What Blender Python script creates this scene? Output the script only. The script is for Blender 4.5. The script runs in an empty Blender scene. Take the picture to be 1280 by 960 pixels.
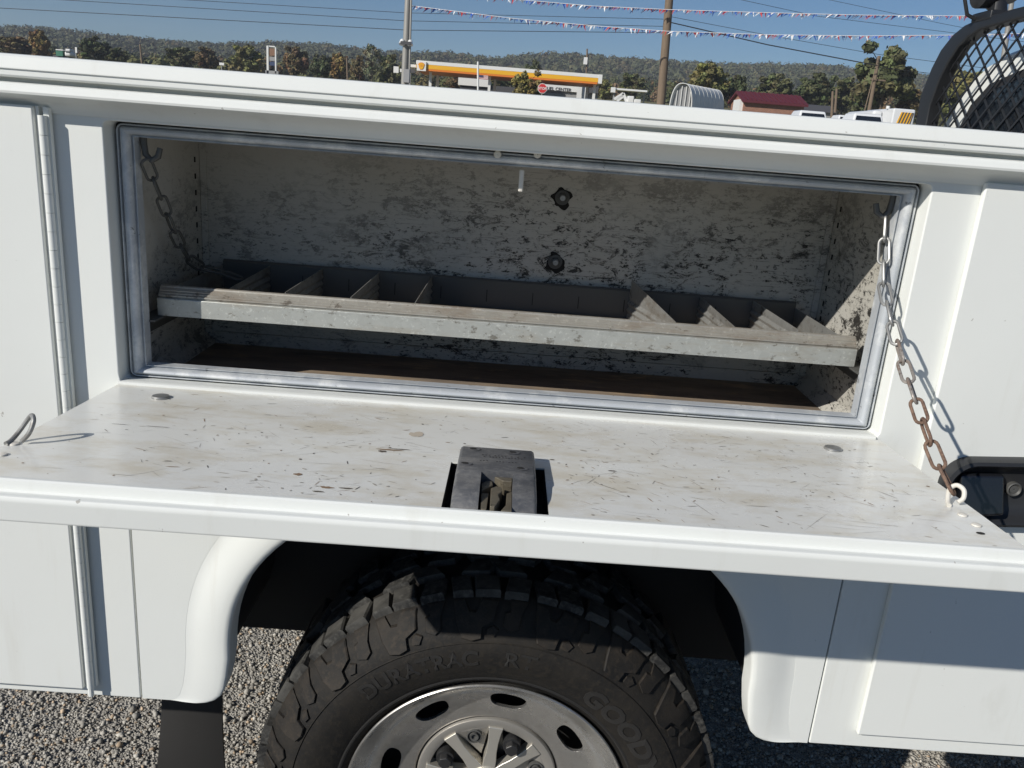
import bpy, bmesh, math, random
import numpy as np
from mathutils import Vector, Matrix
R = math.radians
random.seed(7); rng = np.random.default_rng(7)
scene = bpy.context.scene
C = scene.collection

# ------------------------------------------------------------------ camera
CAM = np.array([-.0073, -1.1634, 1.5502]); YAW, PITCH, ROLL, FPX = .0156, .2917, .0778, 1030.86
cy_, sy_, cp_, sp_ = math.cos(YAW), math.sin(YAW), math.cos(PITCH), math.sin(PITCH)
FWD = np.array([sy_*cp_, cy_*cp_, -sp_]); r0 = np.array([cy_, -sy_, 0.]); u0 = np.cross(r0, FWD)
RGT = math.cos(ROLL)*r0 + math.sin(ROLL)*u0; UPV = -math.sin(ROLL)*r0 + math.cos(ROLL)*u0
cd = bpy.data.cameras.new('camera'); cam = bpy.data.objects.new('camera', cd); C.objects.link(cam)
cd.sensor_width = 36; cd.lens = 36*FPX/1280; cd.clip_start = .02; cd.clip_end = 6000
cam.matrix_world = Matrix([[RGT[i], UPV[i], -FWD[i], CAM[i]] for i in range(3)] + [[0, 0, 0, 1]])
scene.camera = cam
def ray(u, v): return FWD + RGT*(u-640)/FPX - UPV*(v-480)/FPX
def at(u, v, Y): d = ray(u, v); return CAM + d*(Y-CAM[1])/d[1]

# ------------------------------------------------------------------ light
SUN = Vector((1.2, 1.0, -.90))
w = bpy.data.worlds.new('World'); scene.world = w; w.use_nodes = True
nt = w.node_tree; bg = nt.nodes['Background']; sky = nt.nodes.new('ShaderNodeTexSky')
sky.sky_type = 'NISHITA'; sky.sun_disc = False; sky.sun_elevation = math.asin(-SUN.normalized().z)
sky.sun_rotation = math.atan2(-SUN.x, -SUN.y) % (2*math.pi); sky.air_density = 1.15; sky.dust_density = .0; sky.ozone_density = 9.0
sky.altitude = 200
nt.links.new(sky.outputs[0], bg.inputs[0]); bg.inputs[1].default_value = .067
sd = bpy.data.lights.new('sun', 'SUN'); sd.energy = 5.0; sd.angle = R(.53); sd.color = (1, .955, .88)
so = bpy.data.objects.new('sun', sd); C.objects.link(so); so.rotation_euler = SUN.to_track_quat('-Z', 'Y').to_euler(); so.location = (-6, -5, 8)
scene.view_settings.view_transform = 'Standard'; scene.view_settings.look = 'None'
scene.view_settings.exposure = -.06; scene.view_settings.gamma = 1; scene.view_settings.use_curve_mapping = False
scene.render.resolution_x = 1024; scene.render.resolution_y = 768

# ------------------------------------------------------------------ materials
def mat(name, color, rough=.5, metal=0., spec=.5, coat=0.):
    m = bpy.data.materials.new(name); m.use_nodes = True; b = m.node_tree.nodes['Principled BSDF']
    b.inputs['Base Color'].default_value = (*color, 1); b.inputs['Roughness'].default_value = rough; b.inputs['Metallic'].default_value = metal
    b.inputs['Specular IOR Level'].default_value = spec; b.inputs['Coat Weight'].default_value = coat; b.inputs['Coat Roughness'].default_value = .12
    return m
class NT:
    def __init__(s, m): s.t = m.node_tree; s.b = s.t.nodes['Principled BSDF']; s.co = s.t.nodes.new('ShaderNodeTexCoord').outputs['Object']
    def n(s, k, **kw):
        x = s.t.nodes.new(k)
        for a, v in kw.items(): setattr(x, a, v)
        return x
    def l(s, a, b): s.t.links.new(a, b)
    def noise(s, scale=1, detail=4, rough=.55, vec=(1, 1, 1), dist=0., loc=(0, 0, 0), rot=(0, 0, 0)):
        mp = s.n('ShaderNodeMapping'); mp.inputs['Scale'].default_value = vec; mp.inputs['Location'].default_value = loc; mp.inputs['Rotation'].default_value = rot
        s.l(s.co, mp.inputs[0]); x = s.n('ShaderNodeTexNoise'); s.l(mp.outputs[0], x.inputs['Vector'])
        x.inputs['Scale'].default_value = scale; x.inputs['Detail'].default_value = detail; x.inputs['Roughness'].default_value = rough; x.inputs['Distortion'].default_value = dist
        return x.outputs['Fac']
    def voro(s, scale, feature='F1', vec=(1, 1, 1)):
        mp = s.n('ShaderNodeMapping'); mp.inputs['Scale'].default_value = vec; s.l(s.co, mp.inputs[0])
        x = s.n('ShaderNodeTexVoronoi', feature=feature); s.l(mp.outputs[0], x.inputs['Vector']); x.inputs['Scale'].default_value = scale; return x
    def ramp(s, f, a, b, c0=0., c1=1.):
        x = s.n('ShaderNodeMapRange'); x.inputs[1].default_value = a; x.inputs[2].default_value = b; x.inputs[3].default_value = c0; x.inputs[4].default_value = c1
        s.l(f, x.inputs[0]); return x.outputs[0]
    def mul(s, a, b, op='MULTIPLY'):
        x = s.n('ShaderNodeMath', operation=op)
        for i, q in enumerate((a, b)):
            if isinstance(q, (int, float)): x.inputs[i].default_value = q
            else: s.l(q, x.inputs[i])
        return x.outputs[0]
    def mix(s, f, a, b):
        x = s.n('ShaderNodeMix', data_type='RGBA')
        if isinstance(f, (int, float)): x.inputs[0].default_value = f
        else: s.l(f, x.inputs[0])
        for i, q in ((6, a), (7, b)):
            if isinstance(q, tuple): x.inputs[i].default_value = (*q, 1)
            else: s.l(q, x.inputs[i])
        return x.outputs[2]
    def color(s, c): s.l(c, s.b.inputs['Base Color'])
    def rough(s, c): s.l(c, s.b.inputs['Roughness'])
    def bump(s, h, strength=.3, dist=.002):
        x = s.n('ShaderNodeBump'); x.inputs['Strength'].default_value = strength; x.inputs['Distance'].default_value = dist
        s.l(h, x.inputs['Height']); s.l(x.outputs[0], s.b.inputs['Normal'])
    def sep(s):
        x = s.n('ShaderNodeSeparateXYZ'); s.l(s.co, x.inputs[0]); return x.outputs
M = {}
def paint():
    m = mat('white_paint', (.74, .755, .72), .5, spec=.12, coat=.10); t = NT(m)
    d = t.ramp(t.noise(2.2, 5, .6), .45, .8); s = t.ramp(t.noise(14, 6, .6, (1, 1, .35)), .62, .75)
    sp = t.ramp(t.noise(70, 3, .6, loc=(2, 7, 3)), .735, .76); dr = t.ramp(t.noise(20, 5, .65, (1, 1, .09), loc=(1, 4, 2)), .58, .72); c = t.mix(t.mul(s, .35), t.mix(t.mul(d, .5), (.745, .76, .73), (.69, .70, .66)), (.6, .6, .55)); c = t.mix(t.mul(dr, .22), c, (.56, .54, .47)); t.color(t.mix(t.mul(sp, .6), c, (.22, .19, .15)))
    t.rough(t.ramp(t.noise(9, 4), .3, .7, .40, .55)); t.bump(t.mul(t.noise(7, 2), t.mul(t.noise(2.1, 2, loc=(3, 0, 1)), 2.), 'ADD'), .14, .005); return m
M['paint'] = paint()
def worn(name, base, dirt):
    m = mat(name, base, .55); t = NT(m); xyz = t.sep()
    broad = t.ramp(t.noise(3.6, 6, .7, (1.1, 1, 1)), .37, .52)
    low = t.ramp(xyz[2], 1.50, 1.30, .25, 1.15)
    xr = t.ramp(xyz[0], -.35, .05, .55, 1.15); zone = t.mul(t.mul(broad, low), xr)
    st = t.ramp(t.noise(15, 12, .85, (1, 1, 2.2), dist=1.2), .55, .57)
    chips = t.ramp(t.noise(55, 9, .78, (1, 1, 1.9)), .565, .58)
    fine = t.ramp(t.noise(36, 6, .8, (.4, .4, 11), loc=(3, 1, 2)), .60, .625)
    vert = t.ramp(t.noise(26, 5, .75, (3.5, 3.5, .8), loc=(5, 1, 2)), .66, .70)
    blot = t.ramp(t.noise(9, 12, .86, (1.0, 1, 1.7), loc=(7, 3, 1)), .545, .57)
    f = t.mul(t.mul(t.mul(st, .8), t.mul(chips, .95), 'MAXIMUM'), t.mul(fine, .75), 'MAXIMUM'); f = t.mul(t.mul(f, t.mul(vert, .7), 'MAXIMUM'), t.mul(blot, .8), 'MAXIMUM'); f = t.mul(t.mul(f, zone), 1.35)
    cl = t.n('ShaderNodeClamp'); t.l(f, cl.inputs[0]); f = cl.outputs[0]
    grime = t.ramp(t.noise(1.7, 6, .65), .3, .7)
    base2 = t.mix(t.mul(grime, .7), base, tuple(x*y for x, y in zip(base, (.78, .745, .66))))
    t.color(t.mix(f, base2, dirt)); t.bump(t.mul(f, -1.), .4, .0012); return m
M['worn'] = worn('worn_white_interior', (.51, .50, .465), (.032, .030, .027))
def floorm():
    m = mat('dirty_floor', (.12, .09, .065), .8); t = NT(m)
    a = t.noise(6, 8, .7, (.5, 2, 2)); b = t.ramp(t.noise(22, 6, .7, (.4, 1, 1)), .55, .7)
    t.color(t.mix(b, t.mix(t.ramp(a, .35, .65), (.13, .105, .085), (.36, .28, .20)), (.45, .32, .19))); t.bump(a, .4, .004); return m
M['floor'] = floorm()
def doorm():
    m = mat('scuffed_white_door', (.70, .70, .65), .32, coat=.25); t = NT(m)
    g = t.ramp(t.noise(3.3, 6, .65), .40, .72); yl = t.ramp(t.noise(6, 6, .7, (1, 2.2, 1), loc=(2, 5, 0)), .47, .64)
    ch = t.ramp(t.noise(16, 9, .78, (1, 3.8, 1)), .675, .69); ar = t.ramp(t.noise(3.8, 3, .5, loc=(1.3, 0, 0)), .46, .60)
    sm = t.ramp(t.noise(5, 8, .7, (2.5, 1, 1), loc=(9, 2, 0), rot=(0, 0, .6)), .6, .72)
    c = t.mix(t.mul(g, .45), (.75, .755, .725), (.66, .65, .585)); c = t.mix(t.mul(yl, .6), c, (.55, .49, .365)); c = t.mix(t.mul(sm, .30), c, (.47, .47, .45))
    c = t.mix(t.mul(t.mul(ch, ar), .85), c, (.17, .13, .10)); t.color(c); t.rough(t.ramp(g, 0, 1, .24, .45)); t.bump(t.noise(5, 3), .08, .004); return m
M['door'] = doorm()
def galv(name, base, warm, dark=.5):
    m = mat(name, base, .5, metal=.45); t = NT(m)
    v = t.voro(75, 'F1'); sp = t.ramp(t.noise(40, 6, .7), .3, .7); st = t.ramp(t.noise(8, 6, .7, (.6, 1, 3)), .50, .68)
    hs = t.n('ShaderNodeSeparateColor'); t.l(v.outputs['Color'], hs.inputs[0])
    c = t.mix(t.mul(hs.outputs[0], .35), base, tuple(x*.72 for x in base)); c = t.mix(t.mul(sp, .35), c, tuple(x*.62 for x in base)); c = t.mix(t.mul(st, dark), c, warm); spot = t.ramp(t.noise(55, 6, .75, (.8, 1, 1.3), loc=(4, 2, 7)), .58, .64); c = t.mix(t.mul(spot, .65), c, tuple(x*.32 for x in warm)); pale = t.ramp(t.noise(120, 4, .7), .58, .66); c = t.mix(t.mul(pale, .4), c, tuple(min(.8, x*1.5) for x in base))
    t.color(c); t.rough(t.ramp(sp, 0, 1, .38, .6)); t.bump(sp, .15, .0008); return m
M['galv'] = galv('galvanised_steel', (.46, .47, .44), (.30, .24, .16), .6)
M['galv_lip'] = galv('rust_stained_lip', (.40, .38, .335), (.22, .15, .095), .75)
M['galv_dull'] = galv('dull_galvanised_steel', (.34, .34, .325), (.15, .115, .08), .7)
def trimm():
    m = mat('aluminium_trim', (.50, .55, .60), .5, metal=.15); t = NT(m)
    a = t.ramp(t.noise(14, 7, .7), .48, .62); b = t.ramp(t.noise(45, 6, .75), .63, .67)
    t.color(t.mix(t.mul(b, .8), t.mix(t.mul(a, .8), (.43, .455, .48), (.68, .69, .68)), (.12, .12, .12))); t.bump(a, .15, .001); return m
M['trim'] = trimm()
M['seal'] = mat('black_seal', (.02, .02, .022), .7)
M['underbody'] = mat('black_underbody', (.018, .017, .016), .8)
def rubber(name, base, dust, amt):
    m = mat(name, base, .72, spec=.3); t = NT(m); a = t.ramp(t.noise(11, 7, .7), .42, .66); b = t.ramp(t.noise(90, 5, .7), .45, .65)
    t.color(t.mix(t.mul(t.mul(a, b, 'MAXIMUM'), amt), base, dust)); t.bump(b, .25, .0012); return m
M['rubber'] = rubber('sidewall_rubber', (.011, .0105, .010), (.030, .025, .019), .7)
M['lug'] = rubber('shoulder_lug_rubber', (.013, .0125, .012), (.040, .032, .024), .8)
M['tread'] = rubber('dusty_tread_rubber', (.018, .018, .018), (.10, .097, .088), .8)
M['letter'] = mat('raised_letter_rubber', (.026, .025, .024), .4)
def alloy():
    m = mat('wheel_alloy', (.55, .54, .51), .33, metal=.85); t = NT(m)
    a = t.ramp(t.noise(7, 6, .65), .45, .72); b = t.ramp(t.noise(60, 5, .7), .52, .7)
    c = t.mix(t.mul(a, .55), (.56, .55, .53), (.33, .30, .25)); t.color(t.mix(t.mul(b, .3), c, (.25, .23, .2))); t.rough(t.ramp(a, 0, 1, .26, .5)); t.bump(a, .05, .002); return m
M['alloy'] = alloy()
M['cap'] = mat('machined_centre_cap', (.66, .63, .56), .36, metal=.7)
M['cap_matt'] = mat('cast_cap_metal', (.40, .38, .345), .5, metal=.6)
M['nut'] = mat('black_lug_nut', (.035, .035, .036), .42, metal=.3)
M['plastic'] = mat('black_plastic', (.022, .023, .025), .42)
M['gloss_black'] = mat('gloss_black_paddle', (.010, .011, .014), .12, coat=.5)
def lockm():
    m = mat('lock_housing', (.11, .112, .118), .42); t = NT(m); a = t.ramp(t.noise(30, 7, .75, (.6, 1, 1)), .45, .68); b = t.ramp(t.noise(160, 4, .7), .5, .7)
    t.color(t.mix(t.mul(b, .25), t.mix(t.mul(a, .7), (.085, .088, .095), (.22, .215, .205)), (.33, .32, .30))); t.bump(b, .3, .0006); return m
M['lock'] = lockm()
M['jaw'] = galv('brass_toned_jaw', (.20, .175, .13), (.12, .09, .06), .6)
def rust():
    m = mat('rusty_steel', (.16, .075, .04), .8); t = NT(m); a = t.noise(140, 5, .7)
    t.color(t.mix(t.ramp(a, .35, .65), (.085, .048, .034), (.23, .15, .105))); t.bump(a, .4, .0008); return m
M['rust'] = rust()
M['steel'] = mat('zinc_steel', (.36, .36, .35), .45, metal=.7)
M['dark_steel'] = mat('dark_steel', (.10, .10, .095), .6, metal=.3)
M['white_dull'] = mat('dull_white_enamel', (.66, .63, .56), .5)
M['slot'] = mat('dark_slot', (.015, .014, .013), .9)
M['rack'] = mat('black_powder_coat', (.016, .017, .019), .42)
M['glass'] = mat('dark_window_glass', (.012, .016, .022), .05, spec=.7)
M['straw'] = mat('dry_straw', (.45, .36, .2), .8); M['bark'] = mat('bark', (.11, .085, .06), .9); M['pole'] = None

# ------------------------------------------------------------------ mesh helpers
def link(o): C.objects.link(o); return o
def new_empty(name, loc=(0, 0, 0)): o = bpy.data.objects.new(name, None); o.empty_display_size = .1; o.location = loc; return link(o)
def wm(o): return ((wm(o.parent) @ o.matrix_parent_inverse) if o.parent else Matrix.Identity(4)) @ o.matrix_basis
def adopt(o, parent):
    if parent is not None: o.parent = parent; o.matrix_parent_inverse = wm(parent).inverted()
    return o
def thing(name, label, cat, loc=(0, 0, 0), group=None):
    o = new_empty(name, loc); o['label'] = label; o['category'] = cat
    if group: o['group'] = group
    return o
def tag(o, label, cat, group=None):
    o['label'] = label; o['category'] = cat
    if group: o['group'] = group
    return o
class MB:
    def __init__(s): s.v = []; s.f = []; s.mi = []; s.off = Vector((0, 0, 0)); s.m = 0
    def add(s, vs, fs):
        k = len(s.v); s.v += [tuple(q) for q in vs]; s.f += [tuple(i+k for i in f) for f in fs]; s.mi += [s.m]*len(fs); return s
    def box(s, a, b):
        (x0, y0, z0), (x1, y1, z1) = a, b
        return s.add([(x0, y0, z0), (x1, y0, z0), (x1, y1, z0), (x0, y1, z0), (x0, y0, z1), (x1, y0, z1), (x1, y1, z1), (x0, y1, z1)],
                     [(0, 3, 2, 1), (4, 5, 6, 7), (0, 1, 5, 4), (1, 2, 6, 5), (2, 3, 7, 6), (3, 0, 4, 7)])
    def obox(s, c, ax, ay, az):
        c, ax, ay, az = map(Vector, (c, ax, ay, az)); vs = [c+ax*i+ay*j+az*k for k in (-1, 1) for j, i in ((-1, -1), (-1, 1), (1, 1), (1, -1))]
        return s.add(vs, [(0, 3, 2, 1), (4, 5, 6, 7), (0, 1, 5, 4), (1, 2, 6, 5), (2, 3, 7, 6), (3, 0, 4, 7)])
    def tube(s, pts, r, n=8, closed=False, caps=True):
        pts = [Vector(p) for p in pts]; N = len(pts); rr = r if isinstance(r, (list, tuple)) else [r]*N; vs = []; up = None
        for i, p in enumerate(pts):
            t = (pts[(i+1) % N]-pts[i-1]) if closed else (pts[min(i+1, N-1)]-pts[max(i-1, 0)])
            t = t.normalized() if t.length > 1e-9 else Vector((0, 0, 1))
            if up is None: up = t.orthogonal().normalized()
            up = (up - t*up.dot(t)); up = up.normalized() if up.length > 1e-6 else t.orthogonal().normalized(); q = t.cross(up)
            vs += [p + (up*math.cos(2*math.pi*k/n) + q*math.sin(2*math.pi*k/n))*rr[i] for k in range(n)]
        fs = []
        for i in range(N if closed else N-1):
            j = (i+1) % N
            fs += [(i*n+k, i*n+(k+1) % n, j*n+(k+1) % n, j*n+k) for k in range(n)]
        if caps and not closed: fs += [tuple(range(n))[::-1], tuple((N-1)*n+k for k in range(n))]
        return s.add(vs, fs)
    def extrude_x(s, prof, x0, x1, closed=True):
        n = len(prof); vs = [(x0, y, z) for y, z in prof] + [(x1, y, z) for y, z in prof]
        fs = [(i, (i+1) % n, n+(i+1) % n, n+i) for i in range(n if closed else n-1)]
        if closed: fs += [tuple(range(n))[::-1], tuple(range(n, 2*n))]
        return s.add(vs, fs)
    def revolve(s, prof, c, n=96, closed=True, a0=0., a1=2*math.pi):
        # prof: (r, y); axis along Y through c=(x,z)
        full = abs(a1-a0-2*math.pi) < 1e-6; k = len(prof); vs = []; N = n if full else n+1
        for i in range(N):
            a = a0+(a1-a0)*i/n
            vs += [(c[0]+r*math.cos(a), y, c[1]+r*math.sin(a)) for r, y in prof]
        fs = []
        for i in range(n):
            j = (i+1) % N
            fs += [(i*k+q, j*k+q, j*k+(q+1) % k, i*k+(q+1) % k) for q in range(k if closed else k-1)]
        return s.add(vs, fs)
    def build(s, name, m, parent=None, smooth=True, angle=35, bevel=0, seg=2, recalc=True):
        me = bpy.data.meshes.new(name); me.from_pydata(s.v, [], s.f)
        ms = m if isinstance(m, (list, tuple)) else [m]
        for q in ms: me.materials.append(q)
        if len(ms) > 1: me.polygons.foreach_set('material_index', s.mi)
        if recalc:
            b = bmesh.new(); b.from_mesh(me); bmesh.ops.recalc_face_normals(b, faces=b.faces); b.to_mesh(me); b.free()
        if smooth: me.shade_smooth(); me.set_sharp_from_angle(angle=R(angle))
        o = link(bpy.data.objects.new(name, me))
        if bevel:
            bv = o.modifiers.new('bevel', 'BEVEL'); bv.width = bevel; bv.segments = seg; bv.limit_method = 'ANGLE'; bv.angle_limit = R(40)
            me.shade_smooth(); me.set_sharp_from_angle(angle=R(180)); wn = o.modifiers.new('wn', 'WEIGHTED_NORMAL'); wn.keep_sharp = True
        return adopt(o, parent)
def plate_mb(outer, holes, d0, d1, plane='xz'):
    b = bmesh.new(); es = []
    for lp in [outer]+list(holes):
        vs = [b.verts.new((p[0], p[1], 0)) for p in lp]
        es += [b.edges.new((vs[i], vs[(i+1) % len(vs)])) for i in range(len(vs))]
    r = bmesh.ops.triangle_fill(b, use_beauty=True, use_dissolve=False, edges=es)
    fs = [f for f in b.faces]; ret = bmesh.ops.extrude_face_region(b, geom=fs)
    for v in ret['geom']:
        if isinstance(v, bmesh.types.BMVert): v.co.z = 1
    bmesh.ops.recalc_face_normals(b, faces=b.faces); b.verts.index_update()
    mb = MB(); dd = lambda t: d0+(d1-d0)*t
    mp = {'xz': lambda c: (c.x, dd(c.z), c.y), 'xy': lambda c: (c.x, c.y, dd(c.z)), 'yz': lambda c: (dd(c.z), c.x, c.y)}[plane]
    mb.add([mp(v.co) for v in b.verts], [tuple(v.index for v in f.verts) for f in b.faces]); b.free(); return mb
def rect(x0, z0, x1, z1): return [(x0, z0), (x1, z0), (x1, z1), (x0, z1)]
def rrect(x0, z0, x1, z1, r, n=6):
    out = []
    for cx, cz, a in ((x1-r, z0+r, -90), (x1-r, z1-r, 0), (x0+r, z1-r, 90), (x0+r, z0+r, 180)):
        out += [(cx+r*math.cos(R(a+90*i/n)), cz+r*math.sin(R(a+90*i/n))) for i in range(n+1)]
    return out
def text_mesh(s, size, ext, bold=0.):
    cu = bpy.data.curves.new('t', 'FONT'); cu.body = s; cu.size = size; cu.extrude = ext; cu.offset = bold; cu.resolution_u = 3
    o = link(bpy.data.objects.new('t', cu)); dg = bpy.context.evaluated_depsgraph_get(); me = bpy.data.meshes.new_from_object(o.evaluated_get(dg))
    v = [tuple(q.co) for q in me.vertices]; f = [tuple(p.vertices) for p in me.polygons]
    bpy.data.objects.remove(o); bpy.data.curves.remove(cu); bpy.data.meshes.remove(me); return v, f

# ================================================================== SETTING
def sst(a, b, x): t = np.clip((x-a)/(b-a), 0, 1); return t*t*(3-2*t)
def G(x, y): return .05*np.maximum(0, y-4.)*sst(3, 14, np.asarray(y, float)) + 1.5*sst(8, 22, np.asarray(x, float))*sst(55, 85, np.asarray(y, float))
def gravelm():
    m = mat('gravel', (.3, .28, .25), .9); t = NT(m)
    v = t.voro(62, 'F1'); v2 = t.voro(150, 'F1'); hs = t.n('ShaderNodeSeparateColor'); t.l(v.outputs['Color'], hs.inputs[0])
    c = t.mix(hs.outputs[0], (.24, .23, .21), (.5, .475, .42)); big = t.ramp(t.noise(.8, 5, .6), .35, .7); c = t.mix(t.mul(big, .3), c, (.27, .24, .2))
    xyz = t.sep(); gr = t.ramp(t.mul(xyz[1], t.mul(t.noise(.15, 4), 25.), 'ADD'), 62, 70)
    gn = t.ramp(t.noise(.35, 6, .7), .3, .7); g = t.mix(gn, (.10, .10, .035), (.20, .17, .07)); t.color(t.mix(gr, c, g))
    t.bump(t.mul(v.outputs['Distance'], v2.outputs['Distance'], 'ADD'), .8, .012); return m
M['gravel'] = gravelm()
def build_ground():
    xs = np.unique(np.concatenate([np.linspace(-1500, -200, 14), np.linspace(-200, -20, 16), np.linspace(-20, 20, 41), np.linspace(20, 200, 16), np.linspace(200, 1500, 14)]))
    ys = np.unique(np.concatenate([np.linspace(-400, -20, 8), np.linspace(-20, 20, 41), np.linspace(20, 200, 26), np.linspace(200, 1080, 14)]))
    X, Y = np.meshgrid(xs, ys); Z = G(X, Y); n = len(xs); mb = MB()
    mb.add(np.c_[X.ravel(), Y.ravel(), Z.ravel()].tolist(), [(j*n+i, j*n+i+1, (j+1)*n+i+1, (j+1)*n+i) for j in range(len(ys)-1) for i in range(n-1)])
    o = mb.build('ground', M['gravel'], recalc=False); o['kind'] = 'structure'
build_ground()
def build_bounce_damper():  # unseen dark sheet added before the truck to cut light bounced off the ground
    m = mat('bounce_damper_dark', (.05, .05, .052), .9); t = NT(m); t.color(t.mix(t.noise(90, 4, .7), (.035, .035, .037), (.075, .073, .07))); t.bump(t.noise(140, 3, .7), .4, .004)
    o = MB().box((-40, -9.0, -.05), (45, -.32, .004)).build('bounce_damper', m, None, False); o['kind'] = 'structure'
build_bounce_damper()
def fast_mesh(name, V, F, cols, m, kind=None, parent=None, smooth=False):
    # V (n,3), F (m,k) constant k, cols (n,3) or None
    me = bpy.data.meshes.new(name); k = F.shape[1]
    me.vertices.add(len(V)); me.vertices.foreach_set('co', V.astype(np.float32).ravel())
    me.loops.add(F.size); me.loops.foreach_set('vertex_index', F.astype(np.int32).ravel())
    me.polygons.add(len(F)); me.polygons.foreach_set('loop_start', np.arange(0, F.size, k, dtype=np.int32))
    me.update(calc_edges=True)
    if cols is not None:
        a = me.attributes.new('tint', 'FLOAT_COLOR', 'POINT'); a.data.foreach_set('color', np.c_[cols, np.ones(len(cols))].astype(np.float32).ravel())
    me.materials.append(m)
    if smooth: me.shade_smooth()
    o = link(bpy.data.objects.new(name, me))
    if kind: o['kind'] = kind
    return adopt(o, parent)
def tint_mat(name, rough=.8, bump=0, var=0., trans=0.):
    m = mat(name, (.5, .5, .5), rough, spec=.25); t = NT(m); a = t.n('ShaderNodeAttribute', attribute_name='tint'); c = a.outputs['Color']
    if var:
        oi = t.n('ShaderNodeObjectInfo'); hsv = t.n('ShaderNodeHueSaturation'); t.l(c, hsv.inputs['Color']); t.l(t.ramp(oi.outputs['Random'], 0, 1, 1-var, 1+var), hsv.inputs['Value']); c = hsv.outputs[0]
    t.color(c)
    if bump: t.bump(t.noise(bump, 4, .7), .5, .003)
    return m
M['stone'] = tint_mat('gravel_stone', .85, 120); M['leaf'] = tint_mat('leaf', .7)
def build_gravel():
    # loose stones where the lot shows under and behind the truck body
    base = []
    b = bmesh.new(); bmesh.ops.create_icosphere(b, subdivisions=1, radius=1); b.verts.ensure_lookup_table()
    bv = np.array([v.co[:] for v in b.verts]); bf = np.array([[v.index for v in f.verts] for f in b.faces]); b.free()
    n = 90000; x = rng.uniform(-2.2, 1.5, n); y = .15+2.4*rng.random(n)**1.15; s = np.clip(rng.lognormal(-5.66, .36, n), .0020, .013)
    V = np.empty((n, 12, 3)); ang = rng.uniform(0, 2*np.pi, n)
    d = bv[None]*(1+rng.uniform(-.34, .34, (n, 12, 1))); d = d*rng.uniform([.75, .75, .5], [1.35, 1.1, .9], (n, 3))[:, None]
    V[..., 0] = (d[..., 0]*np.cos(ang)[:, None]-d[..., 1]*np.sin(ang)[:, None])*s[:, None]+x[:, None]
    V[..., 1] = (d[..., 0]*np.sin(ang)[:, None]+d[..., 1]*np.cos(ang)[:, None])*s[:, None]+y[:, None]
    V[..., 2] = d[..., 2]*s[:, None]+(s*rng.uniform(.1, .75, n))[:, None]
    t = rng.random(n)[:, None]; c = (1-t)*np.array([.28, .265, .235])+t*np.array([.54, .51, .45]); c *= rng.uniform(.7, 1.15, (n, 1)); c[rng.random(n) < .12] *= np.array([1.1, .9, .72])
    F = (bf[None]+(np.arange(n)*12)[:, None, None]).reshape(-1, 3)
    fast_mesh('gravel_stones', V.reshape(-1, 3), F, np.repeat(c, 12, 0), M['stone'], 'stuff')
build_gravel()

# hills --------------------------------------------------------------
RU = [-900, -300, 0, 40, 67, 97, 134, 168, 215, 242, 290, 333, 374, 405, 436, 470, 514, 551, 588, 618, 655, 679, 736, 770, 820, 849, 912, 987, 1025, 1077, 1160, 1280, 1500, 2100]
RV = [25, 34, 39, 39, 42, 44, 48, 52, 56, 60, 59, 57, 58.5, 59, 63, 67, 70, 68, 73, 76, 72, 69, 71, 75, 79, 79, 83, 82, 83, 88, 97, 103, 122, 170]
def ridge_v(u): return np.interp(u, RU, RV)
M['hill'] = (lambda m: (lambda t: (t.color(t.mix(t.ramp(t.noise(.05, 8, .75), .35, .65), (.035, .045, .02), (.085, .07, .04))), m)[1])(NT(m)))(mat('wooded_hill', (.05, .055, .03), .95))
HY = [380, 470, 560, 640, 700, 800, 1000]; HF = [0, .25, .55, .82, .97, .9, .3]
def build_hills():
    us = np.linspace(-900, 2100, 260); mb = MB(); V = []
    for u in us:
        top = at(u, ridge_v(u)+2.5, 700.)
        for Y, f in zip(HY, HF):
            P = at(u, 100, Y); g = float(G(P[0], Y)) - 3; z = g+(top[2]-g)*f; V.append((P[0], Y, z))
    k = len(HY); mb.add(V, [(i*k+j, (i+1)*k+j, (i+1)*k+j+1, i*k+j+1) for i in range(len(us)-1) for j in range(k-1)])
    o = mb.build('hills', M['hill']); o['kind'] = 'structure'
build_hills()
def leaf_cloud(centers, radii, per, size, cols, squash=.85, jitter=.3, fill=.55, tilt=.5):
    """centers (n,3), radii (n,), leaves per crown; returns V,F,cols of small quads spread through each crown"""
    n = len(centers); N = n*per
    d = rng.normal(size=(n, per, 3)); d /= np.linalg.norm(d, axis=2, keepdims=True)
    rad = (fill+(1-fill)*rng.random((n, per, 1))**.5)*(1+rng.normal(0, .10, (n, per, 1)))
    P = (d*rad*np.array([1, 1, squash]))*radii[:, None, None]+centers[:, None]
    P = P.reshape(N, 3); nr = d.reshape(N, 3)+rng.normal(0, tilt, (N, 3)); nr /= np.linalg.norm(nr, axis=1, keepdims=True)
    a = np.cross(nr, rng.normal(size=(N, 3))); a /= np.linalg.norm(a, axis=1, keepdims=True); b = np.cross(nr, a)
    s = (np.repeat(size, per) if np.ndim(size) else np.full(N, size))*rng.uniform(.6, 1.3, N); s = s[:, None]
    V = np.stack([P-a*s-b*s*.7, P+a*s-b*s*.5, P+a*s*.8+b*s*.7, P-a*s*.7+b*s*.8], 1).reshape(-1, 3)
    F = np.arange(4*N).reshape(N, 4); c = np.repeat(np.repeat(cols*1.6, per, 0)*rng.uniform(1-jitter, 1+jitter, (N, 1)), 4, 0)
    return V, F, c
PAL = np.array([[.050, .058, .022], [.065, .068, .024], [.036, .046, .020], [.105, .082, .030], [.13, .075, .032], [.085, .085, .030], [.028, .036, .018], [.10, .06, .035]])
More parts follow.
